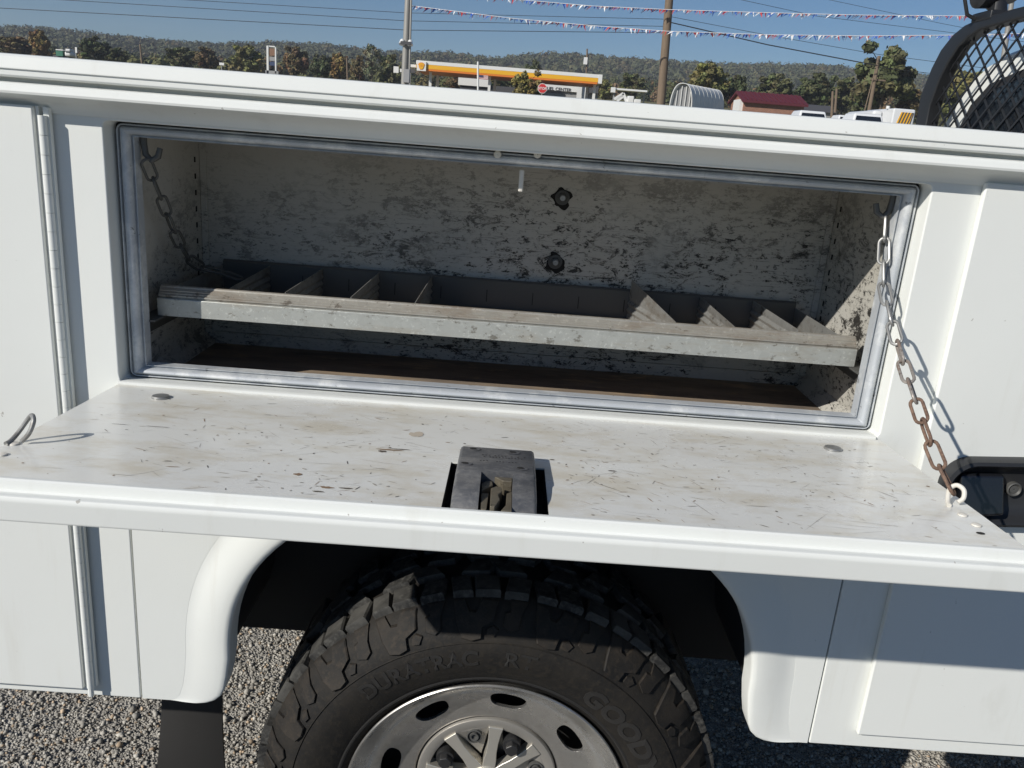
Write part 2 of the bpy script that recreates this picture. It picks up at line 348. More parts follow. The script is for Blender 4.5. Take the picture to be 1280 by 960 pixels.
def build_ridge_wood():
    n = 4400; us = rng.uniform(-500, 1800, n); f = rng.random(n)**.8; cs = []; rd = []
    for u, q in zip(us, f):
        top = at(u, ridge_v(u)+2.5, 700.); Y = 400+330*q; P = at(u, 100, Y); g = float(G(P[0], Y))-3; z = g+(top[2]-g)*np.interp(Y, HY, HF); r = rng.uniform(2.2, 4.2)
        cs.append((P[0], Y, z+r*.5)); rd.append(r)
    cols = (PAL[rng.choice(8, n, p=[.22, .15, .25, .1, .05, .1, .08, .05])]*.32+np.array([.052, .056, .030])*.68)*.9
    fast_mesh('hillside_woodland', *leaf_cloud(np.array(cs), np.array(rd), 50, .75, cols, .9, .10, .55, .25), M['leaf'], 'stuff')
build_ridge_wood()
MU = [-500, 0, 60, 130, 200, 300, 400, 470, 540, 640, 760, 830, 900, 960, 1020, 1080, 1160, 1280, 1700]; MV = [38, 52, 55, 62, 66, 66, 70, 72, 84, 90, 94, 98, 98, 105, 108, 112, 112, 118, 140]
def build_mid_wood():
    n = 620; cs = []; rd = []; us = rng.uniform(-450, 1700, n)
    for u in us:
        Y = rng.uniform(190, 340); top = at(u, np.interp(u, MU, MV)+rng.uniform(0, 14), Y); g = float(G(top[0], Y)); h = max(3., top[2]-g); r = min(h*.45, rng.uniform(2.0, 4.2))
        cs.append((top[0], Y, top[2]-r*.95)); rd.append(r); cs.append((top[0]+rng.uniform(-1, 1)*r, Y-1, max(g+1, top[2]-r*2.3))); rd.append(r)
    n2 = len(cs); cols = np.repeat(PAL[rng.choice(8, n, p=[.2, .18, .15, .14, .09, .12, .06, .06])]*.75+np.array([.06, .06, .028])*.25, 2, 0)
    fast_mesh('roadside_woodland', *leaf_cloud(np.array(cs), np.array(rd), 150, .34, cols, 1.0, .18, .45, .4), M['leaf'], 'stuff')
build_mid_wood()

# single trees -----------------------------------------------------
def tree_proto(kind, tint):
    """unit tree 1 m tall, crown about 0.8 wide; returns (trunk mesh, crown mesh)"""
    mb = MB(); sp = dict(round=.36, tall=.24, sparse=.30, bush=.48)[kind]; zc = dict(round=.58, tall=.55, sparse=.62, bush=.5)[kind]
    mb.tube([(0, 0, -.02), (.005, 0, .25), (-.01, .01, .55), (0, 0, .9)], [.026, .02, .014, .004], 7); tips = []
    for i in range(9):
        a = i*2.4; z0 = .25+.055*i; L = sp*random.uniform(.6, .95); tip = (math.cos(a)*L, math.sin(a)*L, min(.95, z0+random.uniform(.12, .28)))
        mb.tube([(0, 0, z0), (tip[0]*.5, tip[1]*.5, z0+(tip[2]-z0)*.35), tip], [.011, .007, .003], 5); tips.append(tip)
    n = 62 if kind != 'sparse' else 26; cs = []
    for i in range(n):
        d = Vector((random.gauss(0, 1), random.gauss(0, 1), random.gauss(0, 1))).normalized()*random.uniform(.45, 1.0)
        hz = {'round': .38, 'tall': .42, 'sparse': .36, 'bush': .44}[kind]; cs.append((d.x*sp*(1-.25*max(0, d.z)), d.y*sp*(1-.25*max(0, d.z)), zc+d.z*hz))
    cs = np.array(cs+[t for t in tips]); rd = rng.uniform(.06, .12, len(cs))*(1 if kind != 'sparse' else .75)
    cols = np.array(tint)[None]*rng.uniform(.65, 1.35, (len(cs), 1))*(1+rng.normal(0, .08, (len(cs), 3)))
    V, F, c = leaf_cloud(cs, rd, 85 if kind != 'sparse' else 34, .030 if kind != 'sparse' else .022, cols, .9, .30, .3)
    tm = mb.build('trunk', M['bark']); co = fast_mesh('crown', V, F, c, M['leaf']); a, b = tm.data, co.data
    bpy.data.objects.remove(tm); bpy.data.objects.remove(co); return a, b
OL, DG, YG, OR, BR = (.066, .070, .030), (.044, .052, .024), (.10, .095, .034), (.135, .090, .034), (.095, .070, .036)
PROTO = {(k, n): tree_proto(k, t) for k, n, t in (('round', 'olive', OL), ('round', 'dark', DG), ('round', 'orange', OR), ('round', 'brown', BR), ('tall', 'olive', OL), ('tall', 'brown', BR), ('sparse', 'pale', (.10, .10, .06)), ('bush', 'yellow', (.125, .105, .035)), ('bush', 'dark', DG), ('round', 'yellow', YG))}
def tree(u, vtop, Y, wpx, key, label, group=None, sink=0.):
    top = at(u, vtop, Y); g = float(G(top[0], Y)) - sink; h = top[2]-g; wd = wpx/FPX*Y*.5/{'round': .40, 'tall': .28, 'sparse': .34, 'bush': .52}[key[0]]
    o = thing('tree' if key[0] != 'bush' else 'shrub', label, 'tree' if key[0] != 'bush' else 'shrub', (top[0], Y, g), group)
    for nm, me in zip(('trunk', 'crown'), PROTO[key]):
        p = link(bpy.data.objects.new(nm, me)); p.parent = o
    o.scale = (wd, wd, h*1.0); o.rotation_euler.z = random.uniform(0, 6.28); return o
for a in (
    (18, 45, 170, 34, ('tall', 'brown'), 'brown autumn tree left of the orange tree below the hill'),
    (48, 38, 165, 26, ('round', 'orange'), 'orange yellow autumn tree near the green trailer truck'),
    (117, 46, 160, 36, ('round', 'dark'), 'dark green round tree right of the small white truck'),
    (146, 59, 160, 26, ('round', 'olive'), 'low green tree next to the dark round tree'),
    (228, 59, 175, 44, ('round', 'olive'), 'broad olive tree left of the yellowing tree by the price sign'),
    (258, 60, 170, 30, ('round', 'brown'), 'brown tinged tree between olive tree and yellowing tree'),
    (310, 55, 168, 36, ('round', 'yellow'), 'yellowing tree beside the tall white price sign'),
    (371, 59, 165, 34, ('round', 'brown'), 'brownish tree just right of the white price sign'),
    (402, 68, 160, 26, ('round', 'dark'), 'dark low tree among brown trees left of bare poles'),
    (425, 67, 165, 26, ('round', 'orange'), 'rust orange tree left of the thin pale tree'),
    (466, 53, 150, 30, ('sparse', 'pale'), 'thin pale half bare tree left of grey steel pole'),
    (448, 70, 155, 22, ('round', 'brown'), 'small brown tree at the foot of the half bare tree'),
    (486, 66, 158, 22, ('tall', 'olive'), 'narrow olive tree close to the grey steel pole'),
    (668, 74, 170, 24, ('round', 'dark'), 'dark round tree rising behind the station canopy'),
    (792, 92, 150, 34, ('round', 'olive'), 'olive tree left of the wooden pole past the station'),
    (756, 98, 160, 24, ('round', 'yellow'), 'yellow green tree at the end of the station canopy'),
    (890, 76, 120, 46, ('round', 'yellow'), 'tall yellow green tree right behind the white hoop house'),
    (920, 92, 125, 30, ('round', 'dark'), 'dark tree between hoop house and red roofed building'),
    (972, 92, 140, 46, ('round', 'olive'), 'olive tree behind the red metal roof'),
    (1022, 90, 135, 44, ('round', 'dark'), 'dark bushy tree right behind the end of the red roof'),
    (1060, 96, 140, 44, ('round', 'olive'), 'mid green tree left of the leaning utility pole'),
    (1116, 57, 105, 74, ('round', 'olive'), 'large open crowned tree behind the leaning utility pole'),
    (1085, 108, 110, 34, ('bush', 'dark'), 'dark shrub at the foot of the large open crowned tree'),
    (1146, 112, 105, 36, ('round', 'brown'), 'brown tree partly behind the black truck rack'),
    (1200, 84, 110, 60, ('round', 'yellow'), 'yellow green tree seen through the black wire mesh rack'),
    (659, 88, 88, 46, ('bush', 'yellow'), 'yellow green shrub in front of the station store by stop sign'),
    (620, 92, 150, 40, ('round', 'olive'), 'olive tree under the canopy behind the station'),
    (575, 94, 150, 36, ('round', 'brown'), 'brown tree behind the left part of the station canopy')):
    tree(*a)

# ================================================================== BACKGROUND THINGS
def gz(x, y): return float(G(x, y))
M['wood_pole'] = (lambda m: (lambda t: (t.color(t.mix(t.noise(3, 6, .7, (6, 6, .6)), (.11, .08, .055), (.24, .18, .125))), m)[1])(NT(m)))(mat('weathered_wood', (.17, .13, .09), .9))
M['steel_pole'] = (lambda m: (lambda t: (t.color(t.mix(t.noise(2, 6, .7, (4, 4, .5)), (.22, .21, .19), (.38, .37, .34))), m)[1])(NT(m)))(mat('galvanised_pole', (.3, .29, .27), .6, .3))
M['bwhite'] = mat('white_cladding', (.72, .72, .70), .6); M['yellow'] = mat('canopy_yellow', (.80, .42, .015), .5); M['orange'] = mat('canopy_orange', (.72, .20, .02), .5)
M['red'] = mat('sign_red', (.55, .03, .03), .5); M['grey'] = mat('grey_cladding', (.30, .30, .30), .7); M['dkgrey'] = mat('dark_cladding', (.07, .07, .075), .7)
M['navy'] = mat('navy', (.03, .05, .12), .6); M['wire'] = mat('cable', (.02, .02, .022), .6); M['blue'] = mat('pennant_blue', (.03, .10, .42), .6); M['pred'] = mat('pennant_red', (.42, .03, .035), .6); M['pwhite'] = mat('pennant_white', (.75, .75, .75), .6)
M['carwhite'] = mat('car_white', (.70, .71, .71), .3, coat=.5); M['carblue'] = mat('car_blue', (.06, .09, .15), .3, coat=.5); M['tyre_bg'] = mat('tyre', (.02, .02, .02), .8); M['roofred'] = mat('red_metal_roof', (.10, .014, .022), .6)
def brickm():
    m = mat('brick', (.25, .1, .06), .9); t = NT(m); br = t.n('ShaderNodeTexBrick'); mp = t.n('ShaderNodeMapping'); mp.inputs['Rotation'].default_value = (R(90), 0, 0); t.l(t.co, mp.inputs[0]); t.l(mp.outputs[0], br.inputs[0])
    br.inputs['Scale'].default_value = 2.5; br.inputs['Color1'].default_value = (.24, .10, .06, 1); br.inputs['Color2'].default_value = (.33, .15, .09, 1); br.inputs['Mortar'].default_value = (.3, .26, .22, 1); t.color(br.outputs[0]); return m
M['brick'] = brickm()
def pole(name, u0, v0, u1, v1, Y, dia, m, label, above=0., extra=None):
    a = at(u0, v0, Y); b = at(u1, v1, Y); g = gz(b[0], Y); k = (g-.2-b[2])/(b[2]-a[2]) if abs(b[2]-a[2]) > 1e-6 else 0
    base = b+(b-a)*k; top = a+(a-b)/np.linalg.norm(a-b)*above
    mb = MB(); mb.tube([base, (base+top)/2, top], [dia*.56, dia*.5, dia*.44], 12)
    t = thing(name, label, 'pole', tuple(base)); mb.build('shaft', m, t)
    return t, top, base
sp, sp_top, sp_b = pole('steel_pole', 510, 0, 505.5, 104, 30, .23, M['steel_pole'], 'grey steel pole holding the left end of the pennant string', 2.5)
for du, dv in ((-5, 50), (5, 51)):
    p = at(508+du, dv, 29.9); MB().tube([p, p+np.array([0, -.08, -.14])], [.07, .11], 10).build('flood_light', M['bwhite'], sp)
p = at(507.5, 54, 29.83); MB().box((p[0]-.18, 29.72, p[2]-.05), (p[0]+.18, 29.86, p[2]+.05)).build('lamp_bracket', M['dkgrey'], sp)
p = at(508, 95, 29.85); MB().box((p[0]-.09, 29.7, p[2]-.22), (p[0]+.12, 29.87, p[2]+.22)).build('meter_box', M['grey'], sp)
MB().tube([at(514, 0, 29.9), at(511.5, 104, 29.9)], .035, 8).build('conduit', M['steel_pole'], sp)
wp, wp_top, wp_b = pole('wooden_pole', 836.5, 0, 826, 130, 31, .30, M['wood_pole'], 'brown wooden pole between gas station and white hoop house', 2.5)
lp, lp_top, lp_b = pole('utility_pole', 1099, 70, 1086, 141, 85, .36, M['wood_pole'], 'leaning wooden utility pole in front of the large tree')
a = at(1088, 99, 84.8); b = at(1107, 101, 84.8); MB().obox((a+b)/2, (b-a)/2, (0, .06, 0), (0, 0, .07)).build('crossarm', M['wood_pole'], lp)
MB().tube([at(1098, 72, 84.7), at(1080, 141, 83)], .05, 6).build('guy_pole', M['wood_pole'], lp)
fp, fp_top, _ = pole('steel_pole', 1265, 0, 1254, 75, 34, .20, M['steel_pole'], 'thin steel pole seen above and through the black rack', 2.5)
pole('bare_post', 433.5, 72, 434.5, 100, 120, .25, M['wood_pole'], 'bare wooden post before rust orange tree')
pole('bare_post', 175, 55, 177.5, 80, 140, .3, M['wood_pole'], 'distant bare wooden post standing right of the dark round tree')
pole('bare_post', 1041, 114, 1040, 138, 100, .3, M['wood_pole'], 'short bare post with a taller twin right of the red roof')
pole('bare_post', 1046, 111, 1044, 138, 104, .3, M['wood_pole'], 'taller of two bare posts right of the red roof')
# overhead cables
def cable(pts, label, r, sag=0.):
    P = [np.array(p) for p in pts]; mb = MB(); out = []
    for a, b in zip(P[:-1], P[1:]):
        for i in range(13): t = i/12; q = a*(1-t)+b*t; q = q-np.array([0, 0, sag*4*t*(1-t)]); out.append(q)
    o = mb.tube(out, r, 5).build('power_line', M['wire']); tag(o, label, 'cable', 'overhead cables across the sky')
Yc = 80
for v0, v1, v2, r, lb in ((10, 37.5, 41, .028, 'lowest overhead cable crossing the sky left of the wooden pole'), (-5, 26, 33, .024, 'second lowest overhead cable crossing the sky left of the wooden pole'), (-14, 16, 24, .022, 'upper overhead cable crossing the sky left of the wooden pole')):
    cable([at(-350, v0-24, Yc), at(0, v0, Yc), at(507, v1, Yc), at(834, v2, Yc)], lb, r)
for us, lb, r in ((((834, 27), (960, 56), (1097, 82)), 'dark cable from the wooden pole to the leaning utility pole', .05), (((900, -6), (1020, 20), (1200, 42), (1500, 80)), 'upper right overhead cable passing behind the pennants', .02), (((834, 20), (960, 44), (1098, 68), (1500, 120)), 'thin cable meeting the top of the leaning utility pole', .022), (((1097, 84), (1200, 96), (1500, 130)), 'cable running on right from the leaning utility pole', .025), (((1000, -8), (1180, 30), (1500, 90)), 'highest right overhead cable near the black rack', .018)):
    cable([at(u, v, Yc+4) for u, v in us], lb, r)
# pennants
def pennants(pts, label, Y):
    P = [at(u, v, Y) for u, v in pts]; cord = []
    for a, b in zip(P[:-1], P[1:]): cord += [a*(1-t)+b*t for t in np.linspace(0, 1, 9)[:-1]]
    cord.append(P[-1]); o = MB().tube(cord, .012, 5).build('pennant_string', M['pwhite']); tag(o, label, 'pennants', 'pennant strings over the lot')
    L = np.cumsum([0]+[np.linalg.norm(np.array(cord[i+1])-cord[i]) for i in range(len(cord)-1)]); mbs = [MB(), MB(), MB()]; s = .05; i = 0
    while s < L[-1]:
        q = np.array([np.interp(s, L, [c[k] for c in cord]) for k in range(3)]); wd = random.uniform(.05, .11); h = random.uniform(.07, .20); tw = random.uniform(-1.3, 1.3); tl = random.uniform(-.14, .06); c, sn = math.cos(tw), math.sin(tw)
        lift = random.uniform(-.5, .5)*.1
        v = [q+np.array([-wd/2*c, -wd/2*sn, 0]), q+np.array([wd/2*c, wd/2*sn, 0]), q+np.array([wd/4*c+tl, wd/4*sn+lift, -h*.6]), q+np.array([tl*1.6, lift*2, -h])]
        mbs[random.choices((0, 1, 2), (4, 4, 3))[0]].add(v+[x+np.array([0, .003, 0]) for x in v], [(0, 1, 2, 3), (4, 7, 6, 5), (0, 4, 5, 1), (1, 5, 6, 2), (2, 6, 7, 3), (3, 7, 4, 0)]); s += random.uniform(.035, .12); i += 1
    for mb, m in zip(mbs, (M['blue'], M['pred'], M['pwhite'])):
        f = mb.build('pennant_flags', m, o, smooth=False); f['kind'] = 'stuff'
pennants([(513, 7), (640, 23), (750, 33), (833, 39), (960, 43.5), (1080, 45), (1190, 44), (1330, 41)], 'lower string of red white and blue pennants from the steel pole', 30)
pennants([(480, -18), (630, -2), (740, 7.5), (834, 12), (960, 16), (1080, 19), (1200, 20), (1330, 18)], 'upper string of red white and blue pennants above the lower one', 30.6)

# gas station --------------------------------------------------------
def bx_uv(mb, u0, v0, u1, v1, Y, depth):
    """box whose front face spans two picture corners on the plane Y (level in the world)"""
    uc = (u0+u1)/2; k = math.tan(ROLL); a = at(u0, v0-k*(uc-u0), Y); b = at(u1, v1+k*(u1-uc), Y); mb.box((a[0], Y, b[2]), (b[0], Y+depth, a[2])); return mb
YS = 118.
ca = at(533, 83.5, YS); cb = at(748, 99.5, YS); zt = at(640, 84.6, YS)[2]; zb = at(640, 96.8, YS)[2]; hh = zt-zb
st = thing('gas_station_canopy', 'white and yellow fuel station canopy on slim posts', 'canopy', ((ca[0]+cb[0])/2, YS+4, gz(ca[0], YS)))
x0, x1 = at(520, 85, YS)[0], cb[0]
MB().box((x0, YS, zt-hh*.36), (x1, YS+9, zt)).build('white_fascia', M['bwhite'], st, False)
MB().box((x0+.05, YS+.02, zt-hh*.80), (x1-.05, YS+8.98, zt-hh*.36-.01)).build('yellow_fascia', M['yellow'], st, False)
MB().box((x0+.1, YS+.04, zb), (x1-.1, YS+8.96, zt-hh*.80-.01)).build('orange_fascia', M['orange'], st, False)
ex = MB().box((x1-.02, YS-.03, zb+.1), (x1+.5, YS+9.03, zt+.02)).build('end_panel', M['bwhite'], st, False)
sgx = at(527, 84, YS)[0]; zs = at(527, 83, YS)[2]
MB().box((sgx-.62, YS-.25, zs-.58), (sgx+.62, YS-.03, zs+.62)).build('emblem_panel', M['bwhite'], st, False)
fan = [(sgx+.40*math.cos(a)*(1.08 if a > .2 and a < 2.94 else .8), zs+.02+.40*math.sin(a)) for a in np.linspace(-.35, math.pi+.35, 17)]+[(sgx-.15, zs-.36), (sgx+.15, zs-.36)]
plate_mb([(sgx+(x-sgx)*1.16, zs+(z-zs)*1.16) for x, z in fan], [], YS-.29, YS-.255).build('emblem_rim', M['orange'], st, False)
plate_mb(fan, [], YS-.32, YS-.295).build('emblem_shell', M['yellow'], st, False)
rb = MB()
for a in np.linspace(.35, math.pi-.35, 6): rb.obox((sgx+.19*math.cos(a), YS-.325, zs-.06+.2*math.sin(a)), (.2*math.cos(a), 0, .2*math.sin(a)), (0, .004, 0), (-.012*math.sin(a), 0, .012*math.cos(a)))
rb.build('emblem_rib', M['orange'], st, False)
for u, yy in ((538, 1.5), (547, 7), (612, 1.5), (619, 7), (735, 7), (744, 1.5)):
    x = at(u, 100, YS+yy)[0]; MB().box((x-.18, YS+yy-.18, gz(x, YS)-.1), (x+.18, YS+yy+.18, zb+.05)).build('post', M['bwhite'], st, False)
sg = thing('canopy_sign', 'white lettered sign panel left of the canopy emblem', 'sign', tuple(at(500, 120, YS+2)))
for u0, v0, u1, v1, m in ((492, 83, 498, 91, 'bwhite'), (500, 86, 503, 90, 'bwhite'), (512, 80.5, 520, 84, 'bwhite'), (513, 86, 519, 91, 'dkgrey')): bx_uv(MB(), u0, v0, u1, v1, YS+2, .3).build('letter_panel', M[m], sg, False)
x = at(512, 100, YS+2)[0]; MB().box((x-.12, YS+2.1, gz(x, YS)-.1), (x+.12, YS+2.25, at(512, 84, YS)[2])).build('post', M['grey'], sg, False)
sb = thing('station_store', 'white fuel center store building beyond the stop sign', 'building', tuple(at(705, 125, YS+14)))
YB = YS+16
g_ = gz(at(700, 120, YB)[0], YB)
A = at(655, 104, YB); B = at(749, 104, YB); zt2 = at(700, 104.5, YB)[2]; zb2 = at(700, 115.5, YB)[2]
bx_uv(MB(), 679, 104.0, 724, 113.8, YB, .4).build('sign_fascia', M['bwhite'], sb, False)
MB().box((A[0], YB+.42, g_-.2), (B[0], YB+9, zb2+.3)).build('wall', M['grey'], sb, False)
MB().box((at(678, 100, YB)[0], YB+.1, g_-.1), (at(706, 100, YB)[0], YB+.4, zb2)).build('shop_window', M['glass'], sb, False)
bx_uv(MB(), 726, 105, 747.5, 116, YB-.4, .7).build('side_fascia', M['dkgrey'], sb, False)
bx_uv(MB(), 729, 103, 731.5, 124, YB-.8, .3).build('post', M['bwhite'], sb, False)
bx_uv(MB(), 722.5, 101, 726, 128, YB-1.2, .3).build('pillar', M['bwhite'], sb, False)
tv, tf = text_mesh('FUEL CENTER', 1.0, .02, .012); tx = max(q[0] for q in tv); k = (at(714.5, 110, YB)[0]-at(681, 110, YB)[0])/tx; tz = at(697, 112, YB)[2]
sl = .0; MB().add([(at(681, 110, YB)[0]+q[0]*k, YB-.05-q[2], tz-.15+q[1]*k) for q in tv], tf).build('lettering', M['dkgrey'], sb, False)
sb2 = thing('station_shed', 'low white flat building beneath the station canopy', 'building', tuple(at(595, 118, YB)))
bx_uv(MB(), 573, 98, 612, 107.5, YB-3, 6).build('white_fascia', M['bwhite'], sb2, False)
a = at(573, 104, YB-2.6); b = at(650, 104, YB-2.6); MB().box((a[0]+.3, YB-2.6, gz(a[0], YB)-.2), (b[0], YB+3, at(600, 107, YB)[2])).build('wall', M['dkgrey'], sb2, False)
fl = thing('flag_pole', 'slim pole with a small striped flag before the canopy', 'flagpole', tuple(at(597.5, 122, 95)))
MB().tube([at(597.5, 77, 95), at(597.5, 122, 95)], .11, 8).build('shaft', M['bwhite'], fl)
fa = at(599, 94, 94.95); fb = at(610, 99.5, 94.95)
for i in range(6):
    z0 = fb[2]+(fa[2]-fb[2])*i/6; z1 = fb[2]+(fa[2]-fb[2])*(i+.98)/6; MB().box((fa[0], 94.9, z0), (fb[0], 94.96, z1)).build('flag_stripe', M['pred'] if i % 2 == 0 else M['pwhite'], fl, False)
MB().box((fa[0]-.01, 94.86, (fa[2]+fb[2])/2), (fa[0]+(fb[0]-fa[0])*.45, 94.89, fa[2]+.01)).build('flag_canton', M['navy'], fl, False)
# stop sign
Yp = 66.; sc = at(678, 110.5, Yp); r = .38
ss = thing('stop_sign', 'red octagonal stop sign in front of the yellow green shrub', 'sign', (sc[0], Yp, gz(sc[0], Yp)))
oc = lambda r, y0, y1: plate_mb([(sc[0]+r*math.cos(R(22.5+45*i)), sc[2]+r*math.sin(R(22.5+45*i))) for i in range(8)], [], y0, y1)
oc(r, Yp-.02, Yp).build('white_border', M['bwhite'], ss, False); oc(r*.9, Yp-.03, Yp-.022).build('red_face', M['red'], ss, False)
tv, tf = text_mesh('STOP', .26, .002, .006); tx = max(q[0] for q in tv); MB().add([(sc[0]-tx/2+q[0], Yp-.038-q[2], sc[2]-.09+q[1]) for q in tv], tf).build('lettering', M['bwhite'], ss, False)
MB().tube([(sc[0], Yp+.03, gz(sc[0], Yp)-.2), (sc[0], Yp+.03, sc[2]+r)], .035, 8).build('post', M['steel_pole'], ss)
# tower with white box behind canopy
tw = thing('light_mast', 'thin mast with a white box rising behind the station canopy', 'mast', tuple(at(732, 118, 150)))
MB().tube([at(734, 61, 150), at(732, 118, 150)], .14, 8).build('shaft', M['wood_pole'], tw); bx_uv(MB(), 730.2, 71.5, 733.8, 80.5, 149.5, .6).build('white_box', M['bwhite'], tw, False)
# pump-yard light canopy and lorry right of station
pc = thing('small_canopy', 'small flat white canopy beside the wooden pole', 'canopy', tuple(at(790, 125, 105)))
bx_uv(MB(), 766, 111.3, 809, 113.6, 105, 2).build('roof', M['bwhite'], pc, False); bx_uv(MB(), 764.5, 109, 769, 115.5, 104.8, .6).build('end_box', M['bwhite'], pc, False)
x = at(768, 113, 105.5)[0]; MB().box((x-.1, 105.4, gz(x, 105)-.1), (x+.1, 105.6, at(768, 112, 105)[2])).build('post', M['grey'], pc, False)
x = at(806, 113, 106.5)[0]; MB().box((x-.1, 106.4, gz(x, 105)-.1), (x+.1, 106.6, at(800, 113.5, 105)[2])).build('post', M['grey'], pc, False)
bl = thing('boom_lift', 'white folded boom lift under the small white canopy', 'lift', tuple(at(785, 130, 99)))
for q in (((768, 124), (779, 117)), ((779, 117), (783, 127)), ((771, 126), (778, 121))): a, b = at(*q[0], 99), at(*q[1], 99); MB().obox((a+b)/2, (b-a)/2*1.05, (0, .12, 0), Vector(b-a).cross(Vector((0, 1, 0))).normalized()*.16).build('boom', M['bwhite'], bl, False)
bx_uv(MB(), 785, 120, 792, 130, 98.5, 1.5).build('machine_body', M['bwhite'], bl, False, bevel=.1); bx_uv(MB(), 793, 124, 801, 131, 98.5, 1.2).build('counterweight', M['bwhite'], bl, False, bevel=.1)
x = at(787, 128, 99)[0]; MB().box((x-.9, 98.6, gz(x, 99)-.05), (x+1.3, 100, at(787, 128, 99)[2])).build('chassis', M['dkgrey'], bl, False)

M['rustpanel'] = mat('faded_sign', (.22, .12, .07), .7)
# price sign ---------------------------------------------------------
ps = thing('price_sign', 'tall white framed fuel price sign between the trees', 'sign', tuple(at(340, 92, 135)))
for u0, v0, u1, v1, m, n in ((333, 57, 335.8, 92, 'bwhite', 'post'), (343.5, 59, 345.3, 92, 'bwhite', 'post'), (335.8, 57.2, 343.5, 58.8, 'bwhite', 'top_bar'), (336, 71, 343.4, 76, 'grey', 'price_panel'), (336, 77, 343.4, 82, 'navy', 'price_panel'), (336.2, 60.5, 343.3, 69.5, 'rustpanel', 'emblem_panel')): bx_uv(MB(), u0, v0, u1, v1, 135-(.1 if n == 'post' else 0), .35).build(n, M[m], ps, False)
a = at(340, 91, 135); MB().box((a[0]-1, 134.9, gz(a[0], 135)-.2), (a[0]+1, 135.3, a[2]+.3)).build('base', M['grey'], ps, False)
tk = thing('delivery_truck', 'small distant white truck with a green box trailer', 'truck', tuple(at(78, 72, 140)))
M['green'] = mat('green_trailer', (.03, .16, .10), .6)
bx_uv(MB(), 69.5, 63, 78.5, 70, 140, 2.2).build('box_body', M['green'], tk, False); bx_uv(MB(), 69.5, 61.6, 78.5, 62.9, 139.9, 2.4).build('box_roof', M['bwhite'], tk, False)
bx_uv(MB(), 80, 64, 88.5, 70.5, 140, 2).build('cab', M['bwhite'], tk, False, bevel=.25); bx_uv(MB(), 81.5, 61, 87.5, 63.9, 140.2, 1.6).build('cab_roof', M['bwhite'], tk, False, bevel=.1); bx_uv(MB(), 82, 64.3, 87.5, 65.8, 139.96, .1).build('windscreen', M['glass'], tk, False)
x = at(78, 70, 141)[0]; MB().box((x-1.2, 140.4, gz(x, 141)), (x+1.3, 141.8, at(78, 70, 140)[2]+.1)).build('chassis', M['dkgrey'], tk, False)
rs = thing('road_sign', 'tiny white roadside sign left of the yellowing tree', 'sign', tuple(at(277, 84, 130))); bx_uv(MB(), 274, 78.3, 280, 81.5, 130, .1).build('panel', M['bwhite'], rs, False); x = at(277, 80, 130.2)[0]; MB().box((x-.05, 130.12, gz(x, 130)), (x+.05, 130.2, at(277, 79, 130)[2])).build('post', M['grey'], rs, False)
rs = thing('road_sign', 'tiny white sign post right of the small white truck', 'sign', tuple(at(95, 72, 138))); bx_uv(MB(), 93.6, 59, 96.4, 66, 138, .1).build('panel', M['bwhite'], rs, False); x = at(95, 66, 138.2)[0]; MB().box((x-.05, 138.12, gz(x, 138)), (x+.05, 138.2, at(95, 63, 138)[2])).build('post', M['grey'], rs, False)

# hoop house ---------------------------------------------------------
M['film'] = mat('white_film', (.72, .73, .72), .5)
def hoop_house():
    Y0 = 92.; a = at(837, 132, Y0); b = at(864.5, 134, Y0); top = at(851, 104, Y0); x0, x1 = a[0], b[0]; cx = (x0+x1)/2; hw = (x1-x0)/2; zb = gz(cx, Y0)-.1; zt = top[2]
    d = np.array([at(905, 107, 97.)[0]-at(863, 104, Y0)[0], 5.5]); e = d/np.linalg.norm(d); L = np.linalg.norm(d)
    t = thing('hoop_house', 'white half round hoop house with dark ribs and open end', 'hut', (cx, Y0+2, zb))
    arc = [(cx+hw*math.copysign(abs(math.cos(q))**.75, math.cos(q)), zb+(zt-zb)*max(0, math.sin(q))**.85) for q in np.linspace(0, math.pi, 21)]
    N = 8; V = []; 
    for j in range(N):
        seg = MB(); s0 = L*j/N+.05; s1 = L*(j+1)/N-.03
        vs = [(x+e[0]*s, Y0+e[1]*s, z) for s in (s0, s1) for x, z in arc]; n = len(arc)
        vs += [(cx+(x-cx)*.985+e[0]*s, Y0+e[1]*s, zb+(z-zb)*.985) for s in (s0, s1) for x, z in arc]
        seg.add(vs, [(i, i+1, n+i+1, n+i) for i in range(n-1)]+[(2*n+i, 3*n+i, 3*n+i+1, 2*n+i+1) for i in range(n-1)]); seg.build('cover_panel', M['film'], t)
    for j in range(N+1):
        s = L*j/N; MB().tube([(cx+(x-cx)*1.004+e[0]*s, Y0+e[1]*s, zb+(z-zb)*1.004) for x, z in arc], .05 if j == 0 else .03, 6).build('rib', M['bwhite'], t)
    pl = plate_mb([(cx+(x-cx)*.96, zb+(z-zb)*.96) for x, z in arc], [], 0, .03)
    pl.v = [(x+e[0]*.4, Y0+e[1]*.4+y, z) for x, y, z in pl.v]; pl.build('end_wall', M['grey'], t, False)
    for k in range(1, 5):
        x = cx-hw+2*hw*k/5; zz = zb+(zt-zb)*.93*math.sqrt(max(.05, 1-((x-cx)/hw)**2)); MB().box((x-.04+e[0]*.3, Y0+e[1]*.3-.05, zb), (x+.04+e[0]*.3, Y0+e[1]*.3+.02, zz)).build('end_stud', M['bwhite'], t, False)
hoop_house()
